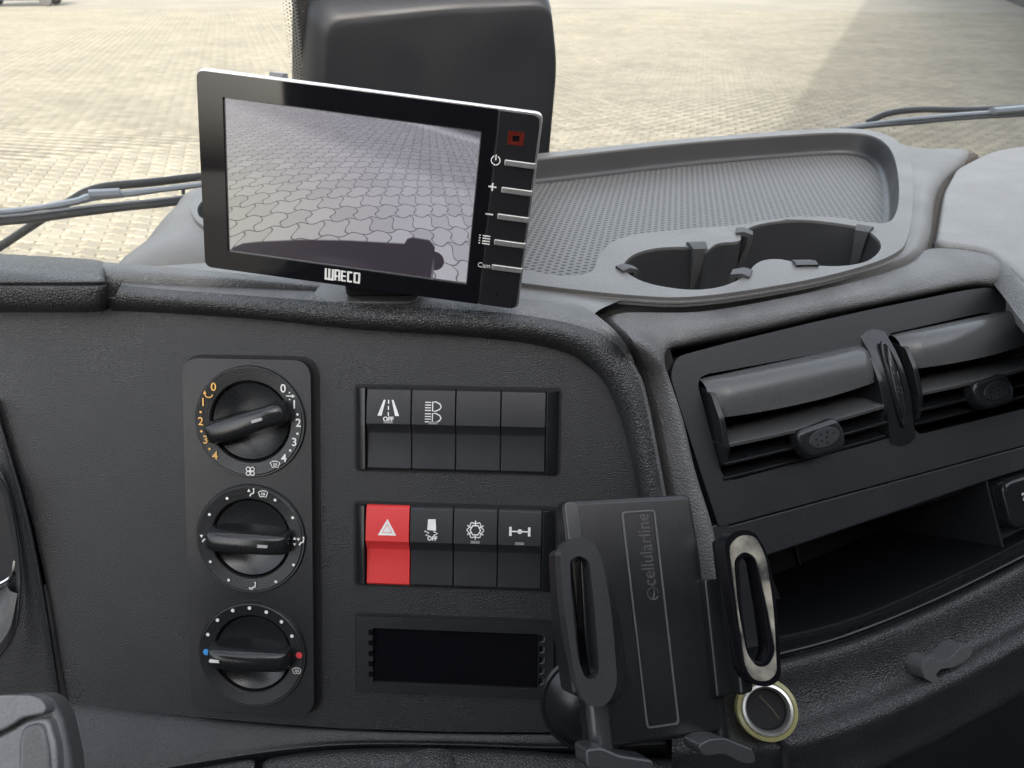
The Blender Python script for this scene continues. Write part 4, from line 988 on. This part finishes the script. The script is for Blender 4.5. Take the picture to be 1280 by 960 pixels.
# ================================================================== REVERSING MONITOR
KM = .352/.42
FMM = Matrix.Translation(FM.O*KM) @ Matrix.Translation(-FM.O) @ FM.M @ Matrix.Scale(KM, 4)
mo = thing('reversing_monitor', 'glossy black reversing camera monitor on the dashboard showing pavers', 'monitor', FMM)
X0, X1, Y0, Y1 = -.0967, .0930, -.0592, .0520
XD = FM.L(617, 200)[0]
xa, ya = FM.L(283, 121); xb_, yb_ = FM.L(596, 353)
sx0, sx1, sy0, sy1 = -.0817, .0612, -.0475, .0385
build('silver_edge', prism(rect(X0, Y0, X1, Y1, .0045, 6), -.0055, -.0012), 'silver', mo, FMM, bev=.0012, seg=3)
build('rear_shell', prism(rect(X0+.004, Y0+.003, X1-.003, Y1-.003, .008, 6), -.026, -.005), 'smooth', mo, FMM, bev=.004, seg=4)
build('front_frame', prism(rounded([(X0+.0008, Y0+.0006), (XD-.0002, Y0+.0006), (XD-.0002, Y1-.0014), (X0+.0008, Y1-.0014)], [.0045, 0, 0, .0045], 6), -.0014, .0018, [rect(sx0, sy0, sx1, sy1, .0006)]), 'gloss', mo, FMM, bev=.0007, seg=3)
build('control_strip', prism(rounded([(XD+.0002, Y0+.0006), (X1-.0012, Y0+.0006), (X1-.0012, Y1-.0014), (XD+.0002, Y1-.0014)], [0, .0045, .0045, 0], 6), -.0014, .0017), 'strip', mo, FMM, bev=.0007, seg=3)
build('inner_edge', prism(rect(sx0-.0003, sy0-.0003, sx1+.0003, sy1+.0003), -.0012, .0004, [rect(sx0+.0006, sy0+.0006, sx1-.0006, sy1-.0006)]), 'gunmetal', mo, FMM, smooth=False)
# screen picture: generated pixels
Wp, Hp = 720, 440
jj, ii = np.meshgrid(np.arange(Wp), np.arange(Hp)); u = jj/Wp; v = 1-ii/Hp      # v up from 0..1 after flip
vv = ii/Hp                                                                       # row 0 = bottom
xx = (u-.5)*1.5; yy = vv
rr2 = xx**2*.12
hor = 1.22
dep = 1/(hor-yy-rr2*.6+.02)
gx = xx*dep*(1+.1*xx**2); gy = dep*1.0
an = rad(14); px_ = gx*math.cos(an)+gy*math.sin(an)*1.0; py_ = -gx*math.sin(an)+gy*math.cos(an)
px_ = px_*6.2; py_ = py_*9.4
a1 = .10*np.sin(2*np.pi*px_+.6); row = np.floor(py_+a1); fy_ = (py_+a1)-row
px2 = px_+.5*(row % 2)+.13*np.sin(2*np.pi*(fy_))*1.0; fx_ = px2-np.floor(px2)
wv_ = .018*(1+.25*dep)
dj = np.minimum(np.minimum(fy_, 1-fy_)/(wv_*1.15), np.minimum(fx_, 1-fx_)/wv_)
joint = np.clip(1.5-dj, 0, 1)*np.clip(1.7-dep*.20, .25, 1)
rg = np.random.default_rng(5)
cellr = (np.sin(row*12.9898+np.floor(px2)*78.233)*43758.5453) % 1
basec = .60+.05*(cellr-.5)+.03*rg.standard_normal((Hp, Wp))*.6
basec = basec*(1-.5*joint)
R0 = basec*1.00; G0 = basec*.985; B0 = basec*1.0
sh = np.clip((( yy-(.95-.37*u) )*14), 0, 1)*.15       # shade over the top right
lum = (1-sh)
left = np.clip(1-np.hypot((u+.05)/.75, (yy-.35)/.9), 0, 1)
R0 = R0*lum*(1+.10*left)+.03; G0 = G0*lum*(1+.10*left)+.03; B0 = B0*lum*(1-.02*left)+.05
# tint: cooler and milkier to the top
mk = np.clip(yy, 0, 1)[..., None]*.25
img = np.stack([R0, G0, B0], -1); img = img*(1-mk)+np.array([.60, .58, .64])*mk
# distant dark kerb
kb = np.clip(1-np.abs(yy-(1.0-.25*(u-.7)))/.02, 0, 1)*(u > .5); img += kb[..., None]*.10
tr_ = np.clip((yy-(1.02-.25*(u-.7)))/.02, 0, 1)*(u > .5); img = img*(1-tr_[..., None]*.35)
# bumper along the bottom
bt = np.interp(u, [0, .02, .06, .12, .3, .5, .73, .74, .76, .83, .855, .86], [.0, .03, .065, .09, .145, .185, .215, .25, .265, .262, .22, -.1])
bm = np.clip((bt+.0-yy)/.012+.5, 0, 1)
kx = 0*u; k2 = (np.hypot((u-.855)/.042, (yy-.125)/.065) < 1)
bm = np.maximum(bm, np.maximum(np.clip(kx*4, 0, 1), k2*1.0))
hl_ = np.exp(-((u-.853)/.005)**2)*np.clip(.16-yy, 0, 1)*2
col = np.array([.20, .175, .205])+.05*np.exp(-((yy-.03)/.03)**2)[..., None]*np.exp(-((u-.45)/.12)**2)[..., None]
img = img*(1-bm[..., None])+col*bm[..., None]+hl_[..., None]
img = np.clip(img, 0, 1)
im = bpy.data.images.new('screen_picture', Wp, Hp); buf = np.ones((Hp, Wp, 4), np.float32); buf[..., :3] = img
im.pixels.foreach_set(buf.ravel()); im.update(); im.pack()
m, n, l, b = newmat('screen'); ti = n.new('ShaderNodeTexImage'); ti.image = im; tc = n.new('ShaderNodeTexCoord'); l.new(tc.outputs['UV'], ti.inputs[0])
b.inputs['Base Color'].default_value = (.01, .01, .012, 1); b.inputs['Roughness'].default_value = .22
l.new(ti.outputs[0], b.inputs['Emission Color']); b.inputs['Emission Strength'].default_value = .27
scr = build('screen', ([(sx0, sy0, 0), (sx1, sy0, 0), (sx1, sy1, 0), (sx0, sy1, 0)], [(0, 1, 2, 3)]), 'screen', mo, FMM, smooth=False)
uv = scr.data.uv_layers.new(name='UVMap')
for li, c in enumerate(((0, 0), (1, 0), (1, 1), (0, 1))): uv.data[li].uv = c
for (lx, ly), (rx, ry) in (((631, 204), (670, 206)), ((627, 238), (667, 240)), ((622, 271), (662, 273)), ((618, 303), (658, 305)), ((615, 334), (654, 336))):
    a_, b0 = FM.L(lx, ly); _, b1_ = FM.L(rx, ry)
    bb = (b0+b1_)/2
    build('button', prism(rect(a_, bb-.0016, X1-.0004, bb+.0016, .0006), .0, .0030), 'silver', mo, FMM, bev=.0005, seg=2)
z = .0019; a = Acc()
x, y = FM.L(620, 200); a.add(stroke(arc(x, y, .0024, 115, 425, 18), .0006, z)); a.add(stroke([(x, y+.0001), (x, y+.0032)], .0006, z))
x, y = FM.L(616, 233); a.add(stroke([(x-.0022, y), (x+.0022, y)], .0008, z)); a.add(stroke([(x, y-.0022), (x, y+.0022)], .0008, z+.0001))
x, y = FM.L(612, 267); a.add(stroke([(x-.0022, y), (x+.0022, y)], .0008, z))
x, y = FM.L(606, 299)
for k in range(4): a.add(stroke([(x-.0012, y+.0024-k*.0015), (x+.0032, y+.0024-k*.0015)], .0007, z)); a.add(stroke([(x-.0032, y+.0024-k*.0015), (x-.0024, y+.0024-k*.0015)], .0007, z))
x, y = FM.L(605.5, 331); a.add(text('Cam', .0040, x, y, z, 0, 0))
build('button_symbols', a, 'print_white', mo, FMM, smooth=False)
# maker's lettering: heavy square capitals
x, y = FM.L(430, 345, .0018); a = Acc(); H2 = .0033; zt = .0020; wd = .0032; sw_ = .00125; gap = .0042
def letter(pts, cx): a.add(stroke([(cx+p*wd/2, y+q*H2) for p, q in pts], sw_, zt))
xs_ = [x-.0088, x-.0040, x-.0002, x+.0036, x+.0078]
c = xs_[0]
a.add(stroke([(c-.0021, y+H2), (c-.0021, y-H2+.0004)], sw_, zt)); a.add(stroke([(c, y+H2), (c, y-H2+.0004)], sw_, zt)); a.add(stroke([(c+.0021, y+H2), (c+.0021, y-H2+.0004)], sw_, zt)); a.add(stroke([(c-.0027, y-H2+.0003), (c+.0027, y-H2+.0003)], sw_, zt+.0001))
c = xs_[1]
for sx_ in (-1, 1): a.add(stroke([(c+sx_*.0012, y-H2), (c+sx_*.0012, y+H2-.0003)], sw_, zt))
a.add(stroke([(c-.0016, y+H2-.0004), (c+.0016, y+H2-.0004)], sw_, zt+.0001)); a.add(stroke([(c-.0016, y-.0006), (c+.0016, y-.0006)], .0009, zt+.0001))
c = xs_[2]
a.add(stroke([(c-.0011, y-H2), (c-.0011, y+H2)], sw_, zt))
for q in (H2-.0005, 0, -H2+.0005): a.add(stroke([(c-.0014, y+q), (c+.0014, y+q)], .0010, zt+.0001))
c = xs_[3]
a.add(stroke([(c-.0011, y-H2+.0002), (c-.0011, y+H2-.0002)], sw_, zt))
for q in (H2-.0005, -H2+.0005): a.add(stroke([(c-.0014, y+q), (c+.0014, y+q)], .0011, zt+.0001))
c = xs_[4]
for sx_ in (-1, 1): a.add(stroke([(c+sx_*.0014, y-H2+.0002), (c+sx_*.0014, y+H2-.0002)], sw_, zt))
for q in (H2-.0005, -H2+.0005): a.add(stroke([(c-.0018, y+q), (c+.0018, y+q)], .0011, zt+.0001))
build('lettering', a, 'print_white', mo, FMM, smooth=False)
x, y = FM.L(645, 173, .0017)
build('light_sensor', prism(rect(x-.0044, y-.0035, x+.0044, y+.0035, .0004), .0005, .0021, [rect(x-.0034, y-.0027, x+.0034, y+.0027)]), 'lamp_red', mo, FMM, bev=.0004)
build('sensor_window', prism(rect(x-.0034, y-.0027, x+.0034, y+.0027), .0008, .0018), 'lamp_red', mo, FMM, smooth=False)
build('sensor_core', prism(rect(x-.0018, y-.0014, x+.0018, y+.0014), .0010, .00195), 'slot_black', mo, FMM, smooth=False)
x, y = FM.L(621, 368, .0017); build('pin_hole', prism(circle(x, y, .0007, 14), .001, .00185), 'slot_black', mo, FMM)
x, y = FM.L(284, 320, .0018); build('status_lamp', prism(circle(x, y, .0013, 16), .001, .00195), 'strip', mo, FMM)
x, y = FM.L(345, 92, -.01); build('rear_latch', Acc().add(box(x-.004, Y1-.001, -.018, x+.004, Y1+.002, -.010)), 'print_grey', mo, FMM, smooth=True, bev=.0005)
# foot bracket standing on the padded lip
ft = FMM @ V((-.004, Y0+.006, -.016))
gz_ = -.160
build('bracket', tube([ft+V((0, .004, .004)), V((ft.x, ft.y+.012, gz_+.006))], .007, 16), 'smooth', mo)
build('foot_plate', mapped(prism(rect(-.030, -.014, .026, .022, .006), 0, .004), lambda p: V((ft.x+p.x, ft.y+p.y+.010, gz_+p.z))), 'tray', mo, None, bev=.001)
build('clamp_block', mapped(prism(rect(-.012, -.008, .030, .010, .003), .004, .014), lambda p: V((ft.x+p.x, ft.y+p.y+.010, gz_+p.z))), 'smooth', mo, None, bev=.0015)

# ================================================================== PHONE HOLDER
ph = thing('phone_holder', 'empty black phone holder with two oval clamp arms on a suction base', 'phone holder', FH.M)
pl = rounded(FH.LL([(702, 626), (863, 618), (876, 690), (886, 790), (897, 850), (905, 916), (738, 940), (728, 850), (712, 720)]), [.0035, .0035, .01, .01, .01, .003, .003, .01, .01], 6)
build('back_plate', prism(pl, -.011, 0), 'smooth', ph, FH.M, bev=.0032, seg=5)
pl2 = rounded(FH.LL([(704, 628), (722, 627), (760, 930), (741, 936)], .0), [.002, .004, .004, .002], 4)
build('left_rail', prism(pl2, -.009, .0012), 'arm', ph, FH.M, bev=.0045, seg=6)
st_o = rounded(FH.LL([(776, 640), (818, 637), (849, 905), (808, 911)], 0), .0018, 5); cen_ = (sum(p[0] for p in st_o)/len(st_o), sum(p[1] for p in st_o)/len(st_o))
st_i = [(cen_[0]+(x-cen_[0])*.90, cen_[1]+(y-cen_[1])*.985) for x, y in st_o]
build('logo_strip', prism(st_o, -.001, .0007, [st_i]), 'strip_edge', ph, FH.M, bev=.0002)
p0 = FH.L(803, 665); p1 = FH.L(812, 748); an_ = math.atan2(p0[1]-p1[1], p0[0]-p1[0])
pm = FH.L(808, 687, 0)
build('embossed_name', text('cellularline', .0086, pm[0], pm[1], .0001, an_, .0001, .88, .0002), 'emboss', ph, FH.M, smooth=False)
q = FH.L(816, 742, 0); a = Acc()
a.add(tube([V((*p, .0001)) for p in arc(q[0], q[1], .0026, 0, 330, 16)], .0003, 5)); a.add(tube([V((q[0]-.0012+.002*math.cos(rad(t)), q[1]+.001+.0035*math.sin(rad(t)), .0001)) for t in range(-60, 100, 20)], .0003, 5))
build('embossed_logo', a, 'emboss', ph, FH.M)
def loop_arm(outer, inner, h0, h1, mat, pad=None, twist=0, name='clamp_arm', lab=None):
    pts_o = rounded(FH.LL(outer, h1), .012, 8); pts_i = rounded(FH.LL(inner, h1), .008, 8)
    def tw(p): return V((p.x, p.y, p.z+twist*(p.x-pts_o[0][0])))
    ob = build(name, mapped(prism(pts_o, h0, h1, [pts_i]), tw), mat, ph, FH.M, bev=.0036, seg=5, label=lab)
    return ob, tw
la, tw = loop_arm([(700, 688), (716, 670), (744, 674), (757, 705), (768, 770), (775, 860), (758, 885), (736, 884), (722, 862), (706, 770)], [(713, 700), (724, 694), (738, 700), (746, 770), (751, 842), (744, 851), (732, 848), (722, 820), (714, 740)], .010, .019, 'arm', twist=-.12, lab='left oval clamp arm with smooth grey face')
build('arm_web', prism(FH.LL([(695, 690), (706, 684), (716, 760), (726, 870), (712, 868), (700, 780)], .008), -.006, .013), 'module', ph, FH.M, bev=.002, seg=4)
build('inner_cushion', mapped(prism(rounded(FH.LL([(722, 690), (760, 720), (776, 780), (784, 850), (772, 878), (740, 880), (728, 800)], .006), .006, 6), .0005, .0105), tw), 'smooth', ph, FH.M, bev=.0015, seg=3)
ra_o = [(904, 676), (918, 662), (936, 664), (950, 690), (962, 760), (968, 845), (958, 857), (940, 857), (929, 840), (916, 760)]
ra_i = [(921, 702), (929, 692), (938, 700), (948, 760), (955, 812), (950, 828), (941, 830), (933, 815), (925, 760)]
ra, tw2 = loop_arm(ra_o, ra_i, .012, .0205, 'gloss', twist=.35, lab='right oval clamp arm with worn beige foam inside')
fo = [((x-937)*.82+937, (y-760)*.93+760) for x, y in ra_o]
fi = [((x-938)*1.36+938, (y-760)*1.05+760) for x, y in ra_i]
pts_o = rounded(FH.LL(ra_o, .0205), .012, 8)
def tw3(p): return V((p.x, p.y, p.z+.35*(p.x-pts_o[0][0])))
build('worn_foam', mapped(prism(rounded(FH.LL(fo, .0205), .010, 8), .0195, .0212, [rounded(FH.LL(fi, .0205), .008, 8)]), tw3), 'worn_foam', ph, FH.M, bev=.0004)
build('arm_bracket', prism(FH.LL([(878, 724), (905, 723), (920, 866), (894, 872)], .004), -.007, .006), 'smooth', ph, FH.M, bev=.0012, seg=3)
build('arm_link', prism(FH.LL([(896, 675), (908, 672), (934, 862), (918, 868)], .008), .002, .014), 'smooth', ph, FH.M, bev=.0015, seg=3)
def foot(p, h0, h1, hook):
    build('foot', prism(rounded(FH.LL(p, h1), .002, 4), h0, h1), 'arm', ph, FH.M, bev=.0012, seg=3)
foot([(732, 936), (752, 934), (775, 944), (816, 950), (820, 962), (806, 972), (762, 964), (734, 962)], .0, .016, 1)
foot([(872, 932), (886, 924), (906, 922), (924, 930), (942, 937), (946, 954), (932, 956), (905, 943), (880, 946)], .0, .016, 1)
build('lower_stem', tube([FH.P(744, 870, -.002), FH.P(752, 945, -.002)], .0052, 16), 'arm', ph)
build('lower_stem', tube([FH.P(893, 860, -.004), FH.P(901, 925, -.004)], .0040, 16), 'smooth', ph)
x, y = FP.L(742, 880, .003)
build('suction_base', lathe([(.0290, .0002), (.0290, .003), (.0278, .0042), (.0262, .0040), (.0250, .0052), (.0200, .0105), (.0120, .0145), (0, .016)][::-1], 56, x, y), 'smooth', ph, FP.M, angle=35)
pb = FP.at(x, y, .012); pc = FH.at(.0, -.015, -.012)
build('ball_joint', tube([pb, (pb+pc)/2, pc], [.010, .008, .011], 20, 3), 'smooth', ph)
